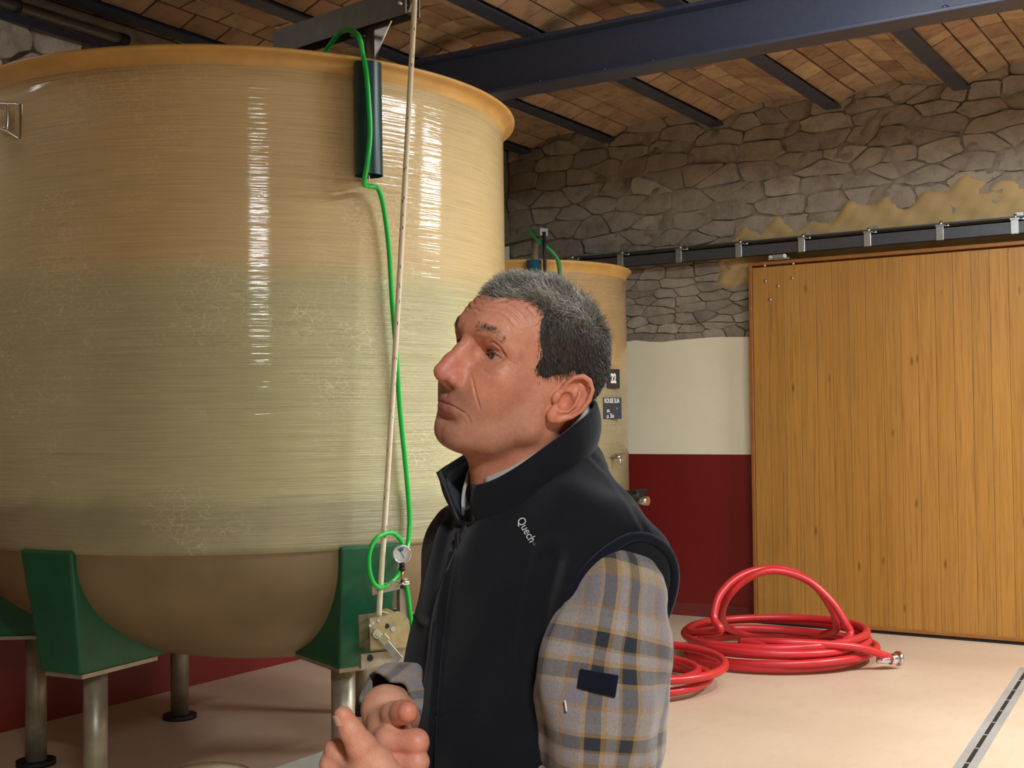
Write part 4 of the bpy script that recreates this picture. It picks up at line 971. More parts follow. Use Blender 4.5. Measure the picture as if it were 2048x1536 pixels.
traced([(979.5, 593.6), (1004.5, 592.2), (1029.4, 594.9), (1048.9, 607.4), (1064.1, 624.1), (1071.0, 635.2)], 2.0, 0.0008)
traced([(941.3, 746.1), (946.3, 768.3), (952.4, 793.2), (957.3, 809.9), (960.7, 822.3)], 2.0, 0.0015, .12)
traced([(969.8, 690.6), (985.1, 682.3), (998.9, 693.4), (1008.7, 707.3), (1013.4, 718.3)], 1.8, 0.0016)
traced([(957.3, 715.6), (965.7, 725.3), (982.3, 729.4), (1001.7, 722.5), (1010.0, 718.3)], 1.9, 0.0009)
traced([(1011.4, 725.3), (1021.1, 733.6), (1029.4, 740.5)], 1.5, 0.0009)
traced([(1012.8, 718.3), (1026.7, 726.7), (1039.2, 730.8)], 1.4, 0.0006)
traced([(932.4, 829.3), (939.3, 840.4), (941.3, 852.8)], 2.2, 0.0010, .1)
traced([(960.1, 737.8), (982.3, 748.9), (1004.5, 750.2)], 3.0, 0.0007)
traced([(921.3, 690.6), (932.4, 682.3)], 2.0, 0.0006)
traced([(883.9, 805.4), (896.3, 807.9), (910.2, 815.4), (921.3, 822.1), (933.5, 828.7)], 1.7, .0022, .05)
nz = nrs.normal(size=len(HV)); HV2 = HV+HN*disp[:, None]
# ---- colours of the skin itself
def blob(c, r): return np.exp(-(((S-np.array(c))/np.array(r))**2).sum(1))
base = lin(192, 130, 104); colr = np.tile(base, (len(HV), 1))
def paint(w_, c):
    global colr
    w_ = np.clip(w_, 0, 1)[:, None]; colr = colr*(1-w_)+np.asarray(c)*w_
paint(.55*blob((.09, .0, .07), (.05, .06, .03)), lin(202, 138, 112))
paint(.55*blob((.118, 0, -.006), (.022, .020, .022)), lin(198, 96, 92)); paint(.5*blob((.08, .045, -.01), (.03, .02, .02)), lin(206, 122, 92))
st_ = np.clip((-.022-S[:, 2])/.02, 0, 1)*np.clip((S[:, 0]-.01)/.03, 0, 1)*np.clip((S[:, 2]+.125)/.03, 0, 1)
st_ = st_*(1-.75*blob((.075, .046, -.035), (.03, .02, .025)))
paint(.42*st_, lin(134, 100, 84)); paint(.5*blob((.115, .008, -.034), (.016, .022, .009)), lin(136, 104, 92))
lip = np.exp(-((np.minimum(chain(S, [np.array([.1100, 0, -.0440]), np.array([.1065, .010, -.0445]), np.array([.0980, .0215, -.0495]), np.array([.0905, .0305, -.0538])], [.0035, .0035, .0028, .001]), chain(S, [np.array([.1090, 0, -.0560]), np.array([.1045, .012, -.0560]), np.array([.0945, .0235, -.0550])], [.0055, .005, .003])).clip(0))/.0016)**2)
paint(.65*lip, lin(168, 98, 96))
ear_d = ear_sdf(S); earm = np.clip(1-ear_d/.004, 0, 1)
paint(.45*earm, lin(208, 122, 96)); paint(.5*blob(EYE+[.008, 0, .012], (.012, .018, .007)), lin(176, 108, 92)); paint(.4*blob((.082, .030, .006), (.02, .018, .005)), lin(176, 106, 94))
paint(.5*np.clip((-.085-S[:, 2])/.02, 0, 1)*np.clip((.06-S[:, 0])/.04, 0, 1), lin(196, 106, 78))
colr *= (1+.05*nrs.normal(size=(len(HV), 1)))
# ---- hair region: outline surveyed on his left side, mirrored to the right
HAIRP = np.array([(950, 590), (966, 586), (985, 594), (1023, 595), (1050, 595), (1073, 608), (1091, 626), (1080, 652), (1080, 688), (1086, 711), (1071, 734), (1077, 749), (1091, 757), (1117, 748), (1136, 749), (1165, 752), (1183, 772), (1176, 810), (1160, 838), (1150, 852), (1290, 900), (1320, 450), (930, 430)], float)
def inpoly(q, P):
    r = np.zeros(len(q), bool); j = len(P)-1
    for i in range(len(P)):
        xi, yi, xj, yj = *P[i], *P[j]
        r ^= ((yi > q[:, 1]) != (yj > q[:, 1])) & (q[:, 0] < (xj-xi)*(q[:, 1]-yi)/(yj-yi+1e-9)+xi); j = i
    return r
def is_hair(L, jitter=0.0):
    s = np.stack([L[:, 0], np.abs(L[:, 1]), L[:, 2]], 1); q = px(h2w(s))
    q = q+nrs.normal(size=q.shape)*jitter
    return inpoly(q, HAIRP) & (L[:, 2] > -.062) & (ear_sdf(s) > .0035)
hm = is_hair(HV, 0)
fade = hm.astype(float)
paint(fade*.95, lin(38, 33, 30))
# eyebrow tint
BROW = [np.array([.1055, .016, .0480]), np.array([.1020, .026, .0525]), np.array([.0940, .037, .0525]), np.array([.0860, .0450, .0470])]
bd = chain(S, BROW, [.0, .0, .0, .0]); paint(.55*np.exp(-(bd/.0042)**2), lin(104, 82, 72))
def mat_skin():
    t = NT('skin'); a = t.new('ShaderNodeVertexColor', layer_name='tint'); v = t.coord('Object')
    n = t.noise(v, 90, 4, .6); n2 = t.noise(v, 420, 3, .6)
    c = t.mix(1, a.outputs[0], t.ramp(n, [(.3, (.9, .86, .85)), (.7, (1.07, 1.06, 1.06))]), 'MULTIPLY')
    t.set(Base_Color=c, Roughness=t.grey(n, .42, .58), Subsurface_Weight=.12, Subsurface_Radius=(.9, .35, .2), Subsurface_Scale=.006, Specular_IOR_Level=.4)
    t.bump(n2, .16, .0012); return t.m
M_SKIN = mat_skin()

# ---- hands and forearms (points of the room)
def A(u, v, d): return atd(u, v, d)
RWr, RElb = A(772, 1416, 1.475), A(935, 1430, 1.69)
def rhand(p):
    d = cap(p, RElb, RWr, .040, .026)
    d = smin(d, cap(p, A(770, 1425, 1.468), A(772, 1478, 1.45), .0235, .022), .02)          # wrist into palm
    d = smin(d, ell(p, A(782, 1490, 1.445), (.030, .026, .034)), .016)                       # palm block
    th = chain(p, [A(768, 1440, 1.445), A(788, 1428, 1.418), A(806, 1424, 1.400), A(815, 1424, 1.388)], [.0165, .0135, .0128, .0118], .006)
    idx = chain(p, [A(758, 1486, 1.44), A(776, 1482, 1.408), A(832, 1484, 1.396), A(838, 1492, 1.418)], [.0155, .0150, .0135, .0115], .008)
    mid = chain(p, [A(760, 1520, 1.445), A(778, 1524, 1.404), A(834, 1524, 1.394), A(838, 1528, 1.418)], [.0145, .0138, .0130, .011], .006)
    rng = chain(p, [A(764, 1554, 1.450), A(780, 1562, 1.410), A(830, 1562, 1.400), A(834, 1566, 1.422)], [.0138, .0128, .0122, .0105], .006)
    lit = chain(p, [A(770, 1584, 1.456), A(782, 1594, 1.420), A(822, 1594, 1.412), A(826, 1596, 1.430)], [.0125, .0112, .0108, .0095], .006)
    d = smin(d, idx, .009); d = smin(d, mid, .004); d = smin(d, rng, .004); d = smin(d, lit, .004); d = smin(d, ell(p, A(790, 1545, 1.45), (.026, .026, .034)), .01)
    d = smin(d, cap(p, A(762, 1452, 1.435), A(778, 1476, 1.422), .014, .012), .012)
    return smin(d, th, .007)
LWr, LElb = A(792, 1606, 1.375), A(1150, 1640, 1.44)
def lhand(p):
    d = cap(p, LElb, LWr, .042, .027)
    d = smin(d, ell(p, A(738, 1556, 1.372), (.030, .024, .034)), .018)
    d = smin(d, cap(p, LWr, A(742, 1540, 1.372), .026, .024), .02)
    th = chain(p, [A(748, 1530, 1.366), A(722, 1492, 1.358), A(703, 1462, 1.352), A(687, 1432, 1.350)], [.0185, .0155, .0122, .0106], .007)
    idx = chain(p, [A(712, 1530, 1.378), A(672, 1500, 1.386), A(668, 1528, 1.404), A(700, 1548, 1.410)], [.0155, .0118, .0110, .0095], .006)
    mid = chain(p, [A(708, 1556, 1.382), A(662, 1528, 1.388), A(660, 1558, 1.406), A(695, 1575, 1.412)], [.0150, .0118, .0110, .0095], .005)
    rng = chain(p, [A(712, 1584, 1.384), A(664, 1560, 1.390), A(664, 1588, 1.408), A(698, 1602, 1.414)], [.0140, .0112, .0105, .009], .005)
    lit = chain(p, [A(722, 1606, 1.386), A(678, 1592, 1.392), A(680, 1614, 1.408), A(706, 1624, 1.412)], [.0125, .0100, .0092, .0082], .005)
    for f in (idx, mid, rng, lit): d = smin(d, f, .006)
    return smin(d, th, .010)
def box_of(*pts, m=.06): P = np.array(pts); return P.min(0)-m, P.max(0)+m
RV, RF = sdf_mesh(rhand, *box_of(A(758, 1400, 1.47), A(838, 1600, 1.39), A(845, 1420, 1.56)), .0013); RF = orient(RV, RF)
LV, LF = sdf_mesh(lhand, *box_of(A(660, 1430, 1.35), A(800, 1640, 1.41), A(860, 1620, 1.38)), .0013); LF = orient(LV, LF)
def hand_col(V, tips, knu):
    c = np.tile(lin(206, 150, 124), (len(V), 1))
    for t, r, k in tips:
        w_ = (k*np.exp(-(np.linalg.norm(V-t, axis=1)/r)**2))[:, None]; c = c*(1-w_)+lin(196, 108, 86)*w_
    return c*(1+.04*nrs.normal(size=(len(V), 1)))
RCc = hand_col(RV, [(A(815, 1424, 1.386), .017, .9), (A(835, 1485, 1.39), .018, .5), (A(800, 1500, 1.40), .03, .4), (A(745, 1490, 1.42), .02, .4)], 0)
LCc = hand_col(LV, [(A(690, 1440, 1.345), .015, .4), (A(668, 1505, 1.39), .02, .4), (A(720, 1500, 1.35), .02, .35)], 0)
# plain torso and arms under the clothes so that head and hands belong to one body
def under(p):
    q = w2t(p); d = ell(q, (.0, 0, 1.16), (.10, .155, .25)); d = smin(d, ell(q, (.0, 0, .95), (.10, .15, .16)), .08)
    d = smin(d, cap(p, _n-[0, 0, .12], _n-[0, 0, .03], .07, .055), .05)
    for sgn, elb, wr in ((1, LElb, LWr), (-1, RElb, RWr)):
        sh_ = t2w((-.005, .165*sgn, 1.33)); d = smin(d, cap(p, sh_, elb, .048, .040), .03); d = smin(d, cap(p, elb, elb+(wr-elb)*.8, .038, .028), .02)
        d = smin(d, cap(p, t2w((0, .085*sgn, .90)), t2w((.01, .095*sgn, .12)), .07, .042), .03)
    return d
b_lo, b_hi = box_of(t2w((.25, .3, 1.0)), t2w((-.2, -.3, 1.0)), LWr, RWr, np.array([TO[0], TO[1], .12]), np.array([TO[0], TO[1], 1.42]))
UV_, UF = sdf_mesh(under, b_lo, b_hi, .010); UF = orient(UV_, UF)
Vs, Fs, Cs, off = [], [], [], 0
for (v, f, c) in ((h2w(HV2), HF, colr), (RV, RF, RCc), (LV, LF, LCc), (UV_, UF, np.tile(base, (len(UV_), 1)))):
    Vs.append(v); Fs.append(f+off); Cs.append(c); off += len(v)
link(bpy.data.objects.new('body', np_mesh('body', np.concatenate(Vs)-TO, np.concatenate(Fs), np.concatenate(Cs))), M_SKIN, man)
nlc = A(680, 1428, 1.342); nax = A(687, 1420, 1.348)-A(700, 1455, 1.350); nax /= np.linalg.norm(nax); nn_ = CP-nlc; nn_ = -CR*.75-CF*.6+CU*.2; nn_ -= nax*(nn_@nax); nn_ /= np.linalg.norm(nn_)
tip = A(687, 1432, 1.350); NLM = simple('finger_nail', srgb(214, 166, 146), .3, 0, .04)
gr = [];
for j in range(7):
    for i in range(7):
        a_ = (i-3)/3*.62; f_ = (j-3)/3; w_ = math.sqrt(max(0, 1-(max(0, f_)*.8)**2)); gr.append(tip+nax*(f_*.0062)+(nn_*math.cos(a_*w_)+np.cross(nax, nn_)*math.sin(a_*w_))*.0112-TO)
MB().add(gr, [(j*7+i, j*7+i+1, j*7+i+8, j*7+i+7) for j in range(6) for i in range(6)], True).build('thumb_nail', NLM, man)
# ---- eyes
M_EYE = NT('eyeball'); _a = M_EYE.new('ShaderNodeVertexColor', layer_name='tint'); M_EYE.set(Base_Color=_a.outputs[0], Roughness=.12, Coat_Weight=.6, Coat_Roughness=.03); M_EYE = M_EYE.m
for sgn in (1, -1):
    c = EYE*np.array([1, sgn, 1]); gz = np.array([.985, -.10, .02]); gz /= np.linalg.norm(gz)
    nu, nv = 48, 40; V = []
    ux = np.cross([0, 0, 1], gz); ux /= np.linalg.norm(ux); uy = np.cross(gz, ux); col_ = []
    for i in range(nv+1):
        a = math.pi*i/nv; rr = ER*(1+.045*max(0, 1-(a/.55)**2))
        for j in range(nu):
            b = 2*math.pi*j/nu; V.append(c+rr*(math.cos(a)*gz+math.sin(a)*(math.cos(b)*ux+math.sin(b)*uy)))
            col_.append(lin(10, 8, 8) if a < .17 else (lin(74, 62, 50)*(1+.25*math.sin(b*17)) if a < .44 else (lin(46, 40, 36) if a < .5 else lin(168, 148, 138))))
    Fq = np.array([(i*nu+j, i*nu+(j+1) % nu, (i+1)*nu+(j+1) % nu, (i+1)*nu+j) for i in range(nv) for j in range(nu)])
    link(bpy.data.objects.new('eye', np_mesh('eye', h2w(np.array(V))-TO, Fq, np.array(col_))), M_EYE, man)
# ---- hair: a short cap and thousands of strands
def strands(name, roots, dirs, lens, cols, wd, bend, parent=man):
    n = len(roots); m = 4; V = np.zeros((n, m*3, 3)); Cl = np.repeat(cols[:, None, :], m*3, 1)
    side = np.cross(dirs, nrs.normal(size=(n, 3))); side /= np.linalg.norm(side, axis=1, keepdims=True); s2 = np.cross(dirs, side)
    p = roots.copy(); dr_ = dirs.copy()
    for k in range(m):
        r = wd*(1-.75*k/(m-1))
        for j in range(3):
            a = 2*math.pi*j/3; V[:, k*3+j] = p+(side*math.cos(a)+s2*math.sin(a))*r[:, None] if hasattr(r, '__len__') else p+(side*math.cos(a)+s2*math.sin(a))*r
        p = p+dr_*(lens/(m-1))[:, None]; dr_ = dr_+bend; dr_ /= np.linalg.norm(dr_, axis=1, keepdims=True)
    fq = [(k*3+j, k*3+(j+1) % 3, k*3+3+(j+1) % 3, k*3+3+j) for k in range(m-1) for j in range(3)]
    Fq = (np.array(fq)[None]+(np.arange(n)*m*3)[:, None, None]).reshape(-1, 4)
    o = bpy.data.objects.new(name, np_mesh(name, h2w(V.reshape(-1, 3))-TO, Fq, Cl.reshape(-1, 3))); link(o, M_HAIR, parent, kind='stuff'); return o
M_HAIR = NT('hair'); _a = M_HAIR.new('ShaderNodeVertexColor', layer_name='tint'); M_HAIR.set(Base_Color=_a.outputs[0], Roughness=.42, Specular_IOR_Level=.45); M_HAIR = M_HAIR.m
FC = HV2[HF].mean(1); FN = HN[HF].mean(1); FN /= np.linalg.norm(FN, axis=1, keepdims=True)
cand = np.where(is_hair(FC, 4.5))[0]; NS = 40000
wt_ = np.where(FC[cand][:, 2] > .085, 1.0, 1.7); pick = nrs.choice(cand, NS, p=wt_/wt_.sum()); roots = FC[pick]+nrs.normal(size=(NS, 3))*.0005; nn = FN[pick]
topw = np.clip((roots[:, 2]-.070)/.035, 0, 1); backw = np.clip((-.045-roots[:, 0])/.04, 0, 1)
lowf = np.clip((roots[:, 2]+.02)/.07, 0, 1)
comb_top = np.array([.62, -.32, .08]); comb_side = np.array([-.35, 0, -.75])
sw = np.stack([np.sin(roots[:, 1]*140+roots[:, 0]*60), np.sin(roots[:, 0]*120+1.3), np.sin(roots[:, 1]*90-roots[:, 0]*70)], 1)
dirs = nn*(.22*topw+.16)[:, None]+comb_top*topw[:, None]+comb_side*(1-topw)[:, None]+nrs.normal(size=(NS, 3))*.22+sw*.28*topw[:, None]
dirs -= nn*np.minimum((dirs*nn).sum(1)-.10, 0)[:, None]; dirs /= np.linalg.norm(dirs, axis=1, keepdims=True)
lens = (.0115*topw+.0046+.0034*lowf*(1-topw))*nrs.uniform(.7, 1.25, NS)*(1-.42*np.clip((roots[:, 0]-.05)/.03, 0, 1))
gmix = np.clip(.05+.50*topw*(1-.6*backw)+nrs.normal(size=NS)*(.07+.16*topw)+.16*sw[:, 0]*topw, 0, 1)
hcol = lin(34, 29, 26)*(1-gmix)[:, None]+lin(200, 193, 178)*gmix[:, None]; hcol = hcol*nrs.uniform(.75, 1.2, (NS, 1))
strands('hair', roots-nn*.0008, dirs, lens, hcol, .00036+.00008*topw, np.array([.03, 0, -.10]))
# brows and lashes
br_r, br_d, br_l = [], [], []
for sgn in (1, -1):
    for k in range(620):
        t = nrs.uniform(0, 2.999); i = int(t); f = t-i; q = BROW[i]*(1-f)+BROW[i+1]*f; q = q+np.array([0, 0, nrs.normal()*.0021*(1.2-.2*t)])
        d = (BROW[min(i+1, 3)]-BROW[i]); d = d/np.linalg.norm(d)+np.array([.16, .05, .30-.25*t]); d = d+nrs.normal(size=3)*.12
        # drop the root onto the skin
        q = q*np.array([1, sgn, 1]); d = d*np.array([1, sgn, 1]); br_r.append(q); br_d.append(d/np.linalg.norm(d)); br_l.append(nrs.uniform(.0022, .0040))
br_r = np.array(br_r)
for _ in range(4):
    dv_ = head_sdf(br_r); g_ = np.stack([head_sdf(br_r+np.eye(3)[k]*.0005)-dv_ for k in range(3)], 1)/.0005; br_r = br_r-g_*dv_[:, None]
strands('eyebrows', br_r, np.array(br_d), np.array(br_l), np.tile(lin(84, 70, 60), (len(br_r), 1))*nrs.uniform(.6, 1.5, (len(br_r), 1)), np.full(len(br_r), .00013), np.array([0, 0, -.12]))
la_r, la_d = [], []
for sgn in (1, -1):
    for k in range(70):
        lt_ = nrs.uniform(-.010, .0112); hi_ = .30-(lt_/.0128)**2*.30+lt_*2.0; r0 = math.sqrt(max(.0142**2-lt_**2, 1e-8))
        la_r.append((EYE+np.array([r0*math.cos(hi_), lt_, r0*math.sin(hi_)]))*np.array([1, sgn, 1])); la_d.append(np.array([.9, lt_*40*sgn, .25+nrs.normal()*.1]))
la_d = np.array(la_d); la_d /= np.linalg.norm(la_d, axis=1, keepdims=True)
strands('eyelashes', np.array(la_r), la_d, np.full(len(la_r), .004), np.tile(lin(30, 24, 22), (len(la_r), 1)), np.full(len(la_r), .00018), np.array([0, 0, .12]))

# ---- fleece vest
SHD = .158
def torso(q):
    d = ell(q, (.004, 0, 1.17), (.128, .176, .245)); d = smin(d, ell(q, (.030, 0, 1.02), (.122, .168, .20)), .08)
    d = smin(d, ell(q, (.005, 0, .90), (.125, .180, .14)), .08)
    d = smin(d, cap(q, (-.012, -SHD, 1.308), (-.012, SHD, 1.308), .062), .07)
    for s in (-1, 1): d = smin(d, cap(q, (-.022, s*.150, 1.330), (-.030, s*.02, 1.420), .038, .050), .05)
    return d
def ARM(z): return .214-.40*np.clip(1.36-z, 0, .15)+.9*np.clip(1.19-z, 0, .07)
def vest_sdf(q, off=.014):
    d = torso(q)-off
    d = d+.0040*np.sin(q[..., 2]*38+q[..., 1]*22+1)*np.sin(q[..., 1]*31+q[..., 0]*19)+.0032*np.sin(q[..., 0]*60+q[..., 2]*31)*np.sin(q[..., 1]*47-q[..., 2]*14)
    d = smax(d, (np.abs(q[..., 1])-ARM(q[..., 2]))*.93, .012)
    d = smax(d, -(q[..., 2]-.845), .01)
    nkq = q-np.array([.022, 0, 1.46]); d = sub(d, ell(q, (.018, 0, 1.475), (.078, .074, .075)), .012)     # neck opening
    return d
VV, VF = sdf_mesh(vest_sdf, (-.18, -.22, .83), (.19, .22, 1.52), .0034); VF = orient(VV, VF)
VW = t2w(VV); VN = normals(VW, VF)
# seams and folds pressed into the front, laid along surveyed lines
uvp = px(VW); facing = ((CP-VW)*VN).sum(1) > 0
def seam(pts, wd, dep):
    P = np.array(pts, float); dd = np.full(len(VW), 1e3)
    for a_, b_ in zip(P[:-1], P[1:]):
        d_ = b_-a_; t = np.clip(((uvp-a_)@d_)/(d_@d_), 0, 1); dd = np.minimum(dd, np.linalg.norm(uvp-a_-t[:, None]*d_, axis=1))
    return np.where(facing, -dep*np.exp(-(dd/wd)**2)+dep*.6*np.exp(-((dd-2.4*wd)/wd)**2), 0)
dsp = seam([(906, 1112), (890, 1210), (876, 1320), (868, 1430), (864, 1536)], 3.2, .0028)+seam([(868, 1432), (940, 1428), (1010, 1416), (1085, 1398)], 2.6, .0016)
dsp += seam([(1175, 905), (1215, 945), (1262, 1010), (1300, 1080)], 4, .0012)+seam([(900, 1040), (880, 1120), (858, 1230)], 8, .004)+seam([(1110, 1120), (1090, 1200), (1075, 1300)], 14, .005)
VW = VW+VN*dsp[:, None]
def mat_fleece(name, c0, c1, sheen=.5):
    t = NT(name); v = t.coord(); n = t.noise(v, 800, 3, .7); n2 = t.noise(v, 26, 5, .6)
    c = t.mix(t.math('MULTIPLY', t.math('ADD', n, n2), .5), c0, c1)
    t.set(Base_Color=c, Roughness=.95, Sheen_Weight=sheen, Sheen_Roughness=.45, Sheen_Tint=(.75, .78, .85, 1), Specular_IOR_Level=.15); t.bump(n, .45, .0012); return t.m
M_FLEECE = mat_fleece('charcoal_fleece', srgb(12, 13, 18), srgb(25, 26, 31), .14)
M_TRIM = mat_fleece('navy_binding', srgb(12, 14, 26), srgb(20, 23, 38), .12)
vest = link(bpy.data.objects.new('vest', np_mesh('vest', VW-TO, VF)), M_FLEECE, man)
vbvh = BVHTree.FromPolygons((VW).tolist(), VF.tolist())
def cast(bvh, u, v, lift=0.0):
    r = ray(u, v); r = r/np.linalg.norm(r); hit = bvh.ray_cast(Vector(CP), Vector(r))
    if hit[0] is None: return None
    n_ = np.array(hit[1]); n_ = n_ if n_@r < 0 else -n_
    return np.array(hit[0])+n_*lift
# armhole binding: where the vest is cut, followed round the shoulder
for s in (1, -1):
    ring = []
    for a in np.linspace(0, 2*math.pi, 64, endpoint=False):
        dirv = np.array([math.cos(a), math.sin(a)]); lo_, hi_ = .0, .16
        for _ in range(26):
            m_ = (lo_+hi_)/2; zz = 1.25+dirv[1]*m_; q = np.array([[-.006+dirv[0]*m_, s*(ARM(zz)-.004), zz]])
            if torso(q)[0]-.014 < -.002: lo_ = m_
            else: hi_ = m_
        ring.append((-.006+dirv[0]*(lo_-.002), s*(ARM(1.25+dirv[1]*lo_)-.003), 1.25+dirv[1]*(lo_-.002)))
    ring = np.array(ring)
    if np.linalg.norm(ring-ring.mean(0), axis=1).min() > .02:
        k0 = int(np.argmin(ring[:, 2])); rg = np.roll(ring, -k0, 0); rg = rg[rg[:, 2] > 1.225]
        MB().tube(t2w(rg)-TO, .0062, 8).build('armhole_binding', M_TRIM, vest)
# stand-up collar, open at the front
def collar(name, mat, parent, th0, th1, bot, top, thick, n=60, m=8, flare=None):
    V = []
    for sgn in (0, 1):
        for i in range(n+1):
            th_ = math.radians(th0+(th1-th0)*i/n)
            b_, t_ = np.array(bot(th_)), np.array(top(th_))
            for j in range(m+1):
                f = j/m; p = b_*(1-f)+t_*f; rad = np.array([math.cos(th_), math.sin(th_), 0]); bulge = .006*math.sin(math.pi*f)
                p = p+rad*(bulge-(thick if sgn else 0)*(1 if j < m else .6)); V.append(p)
    K = (n+1)*(m+1); F = []
    for i in range(n):
        for j in range(m):
            a = i*(m+1)+j; F += [(a, a+m+1, a+m+2, a+1), (K+a, K+a+1, K+a+m+2, K+a+m+1)]
        a = i*(m+1); F += [(a+m, a+2*m+1, K+a+2*m+1, K+a+m), (a, K+a, K+a+m+1, a+m+1)]
    for i in (0, n):
        for j in range(m): a = i*(m+1)+j; F.append((a, a+1, K+a+1, K+a))
    o = MB().add(t2w(np.array(V))-TO, F, True).build(name, mat, parent); return o
def cbot(th):
    c, s = math.cos(th), math.sin(th); return (.006+.092*c, .086*s, 1.424-.050*c)
def ctop(th):
    c, s = math.cos(th), math.sin(th); op = max(0, c)**4
    near = max(0.0, math.cos(th-math.radians(30)))**3 if s > 0 else 0.0
    return (.004+.094*c+(.022 if s < 0 else .006)*op, .080*s+(.020 if s < 0 else .010)*math.copysign(op, s), 1.484-.044*c-.004*op-.017*near)
col1 = collar('collar', M_FLEECE, vest, 14, 346, cbot, ctop, .007)
lining = mat_fleece('blue_grey_lining', srgb(36, 46, 56), srgb(48, 60, 70), .1)
collar('collar_lining', lining, vest, 16, 344, lambda t: tuple(np.array(cbot(t))-np.array([math.cos(t)*.0085, math.sin(t)*.0085, 0])), lambda t: tuple(np.array(ctop(t))-np.array([math.cos(t)*.0085, math.sin(t)*.0085, .006])), .002)
# zip down the front and along the collar edges
zp = []
for z in np.linspace(1.372, .86, 40):
    x = .30; q = np.array([x, .0, z])
    for _ in range(60):
        dd = vest_sdf(q[None])[0]
        if dd < .0004: break
        q[0] -= dd*.8
    zp.append(q+np.array([.001, 0, 0]))
M_ZIP = simple('black_zip', srgb(14, 14, 18), .65, .0, .2, 60)
zs = [np.array([ctop(math.radians(14))])[0], (np.array(cbot(math.radians(14)))+np.array(ctop(math.radians(14))))/2, np.array(cbot(math.radians(13)))]
MB().tube(t2w(smoothpath(zs+zp[:3], 5))-TO, .0034, 8).build('zip', M_ZIP, vest)
zs2 = [np.array(ctop(math.radians(-14))), (np.array(cbot(math.radians(-14)))+np.array(ctop(math.radians(-14))))/2, np.array(cbot(math.radians(-13)))]
MB().tube(t2w(smoothpath(zs2+zp[:3], 5))-TO, .0034, 8).build('zip', M_ZIP, vest)
zb = MB().tube(t2w(smoothpath(zp, 3))-TO, .0030, 8).build('zip', M_ZIP, vest)
pz = t2w(zp[1]+np.array([.006, 0, 0]))-TO; pul = MB().box(pz-[0, 0, .012], (.006, .009, .03), TRm, bev=.002).build('zip_pull', M_ZIP, zb)
# embroidered lettering on the left breast
def stitched(txt, u0, v0, ang, size, sx, mat, parent, bvh, bold=0.0):
    me = text_mesh(txt, 1.0, 0.0, (1, 1), bold); co = np.zeros(len(me.vertices)*3); me.vertices.foreach_get('co', co); co = co.reshape(-1, 3)
    ca, sa = math.cos(ang), math.sin(ang); out = []
    for c in co:
        X, Y = c[0]*size*sx, c[1]*size; u = u0+X*ca+Y*sa; v = v0+X*sa-Y*ca
        p = cast(bvh, u, v, .0016); out.append(p-TO if p is not None else np.array([0, 0, 1.3]))
    me.vertices.foreach_set('co', np.array(out).ravel()); me.update()
    o = bpy.data.objects.new('lettering', me); link(o, mat, parent); return o
M_THREAD = simple('white_thread', srgb(205, 207, 210), .8, 0, .08, 80)
stitched('Quech', 1054, 1061, math.radians(60), 24, .82, M_THREAD, vest, vbvh, .004)
stitched('ua', 1070, 1088, math.radians(66), 10, .8, simple('grey_thread', srgb(120, 122, 126), .8), vest, vbvh)

# ---- plaid shirt: two sleeves and the collar band
def mat_plaid():
    t = NT('plaid_flannel'); uv = t.new('ShaderNodeUVMap', uv_map='cloth'); s = t.new('ShaderNodeSeparateXYZ'); t.link(uv.outputs[0], s.inputs[0])
    stops = [(0, srgb(150, 142, 138)), (.09, srgb(150, 124, 82)), (.135, srgb(44, 48, 56)), (.27, srgb(132, 108, 70)), (.30, srgb(148, 138, 134)), (.40, srgb(152, 120, 78)), (.45, srgb(46, 50, 58)), (.60, srgb(148, 124, 84)), (.645, srgb(122, 114, 118)), (.83, srgb(150, 118, 80)), (.87, srgb(144, 135, 132))]
    rr = []
    wob = t.noise(t.coord(), 9, 3)
    for k, P in ((0, .092), (1, .098)):
        f = t.math('FRACT', t.math('DIVIDE', t.math('ADD', s.outputs[k], t.math('MULTIPLY', wob, .006)), P)); rr.append(t.ramp(f, stops, 'CONSTANT'))
    c = t.mix(.5, rr[0], rr[1]); n = t.noise(t.coord(), 380, 3, .7); n2 = t.noise(t.coord(), 40, 4)
    c = t.mix(1, c, t.ramp(n, [(.3, (.82, .82, .82)), (.7, (1.1, 1.1, 1.1))]), 'MULTIPLY')
    t.set(Base_Color=c, Roughness=.95, Sheen_Weight=.25, Sheen_Roughness=.5, Specular_IOR_Level=.15); t.bump(t.math('ADD', n, n2), .35, .003); return t.m
M_PLAID = mat_plaid()
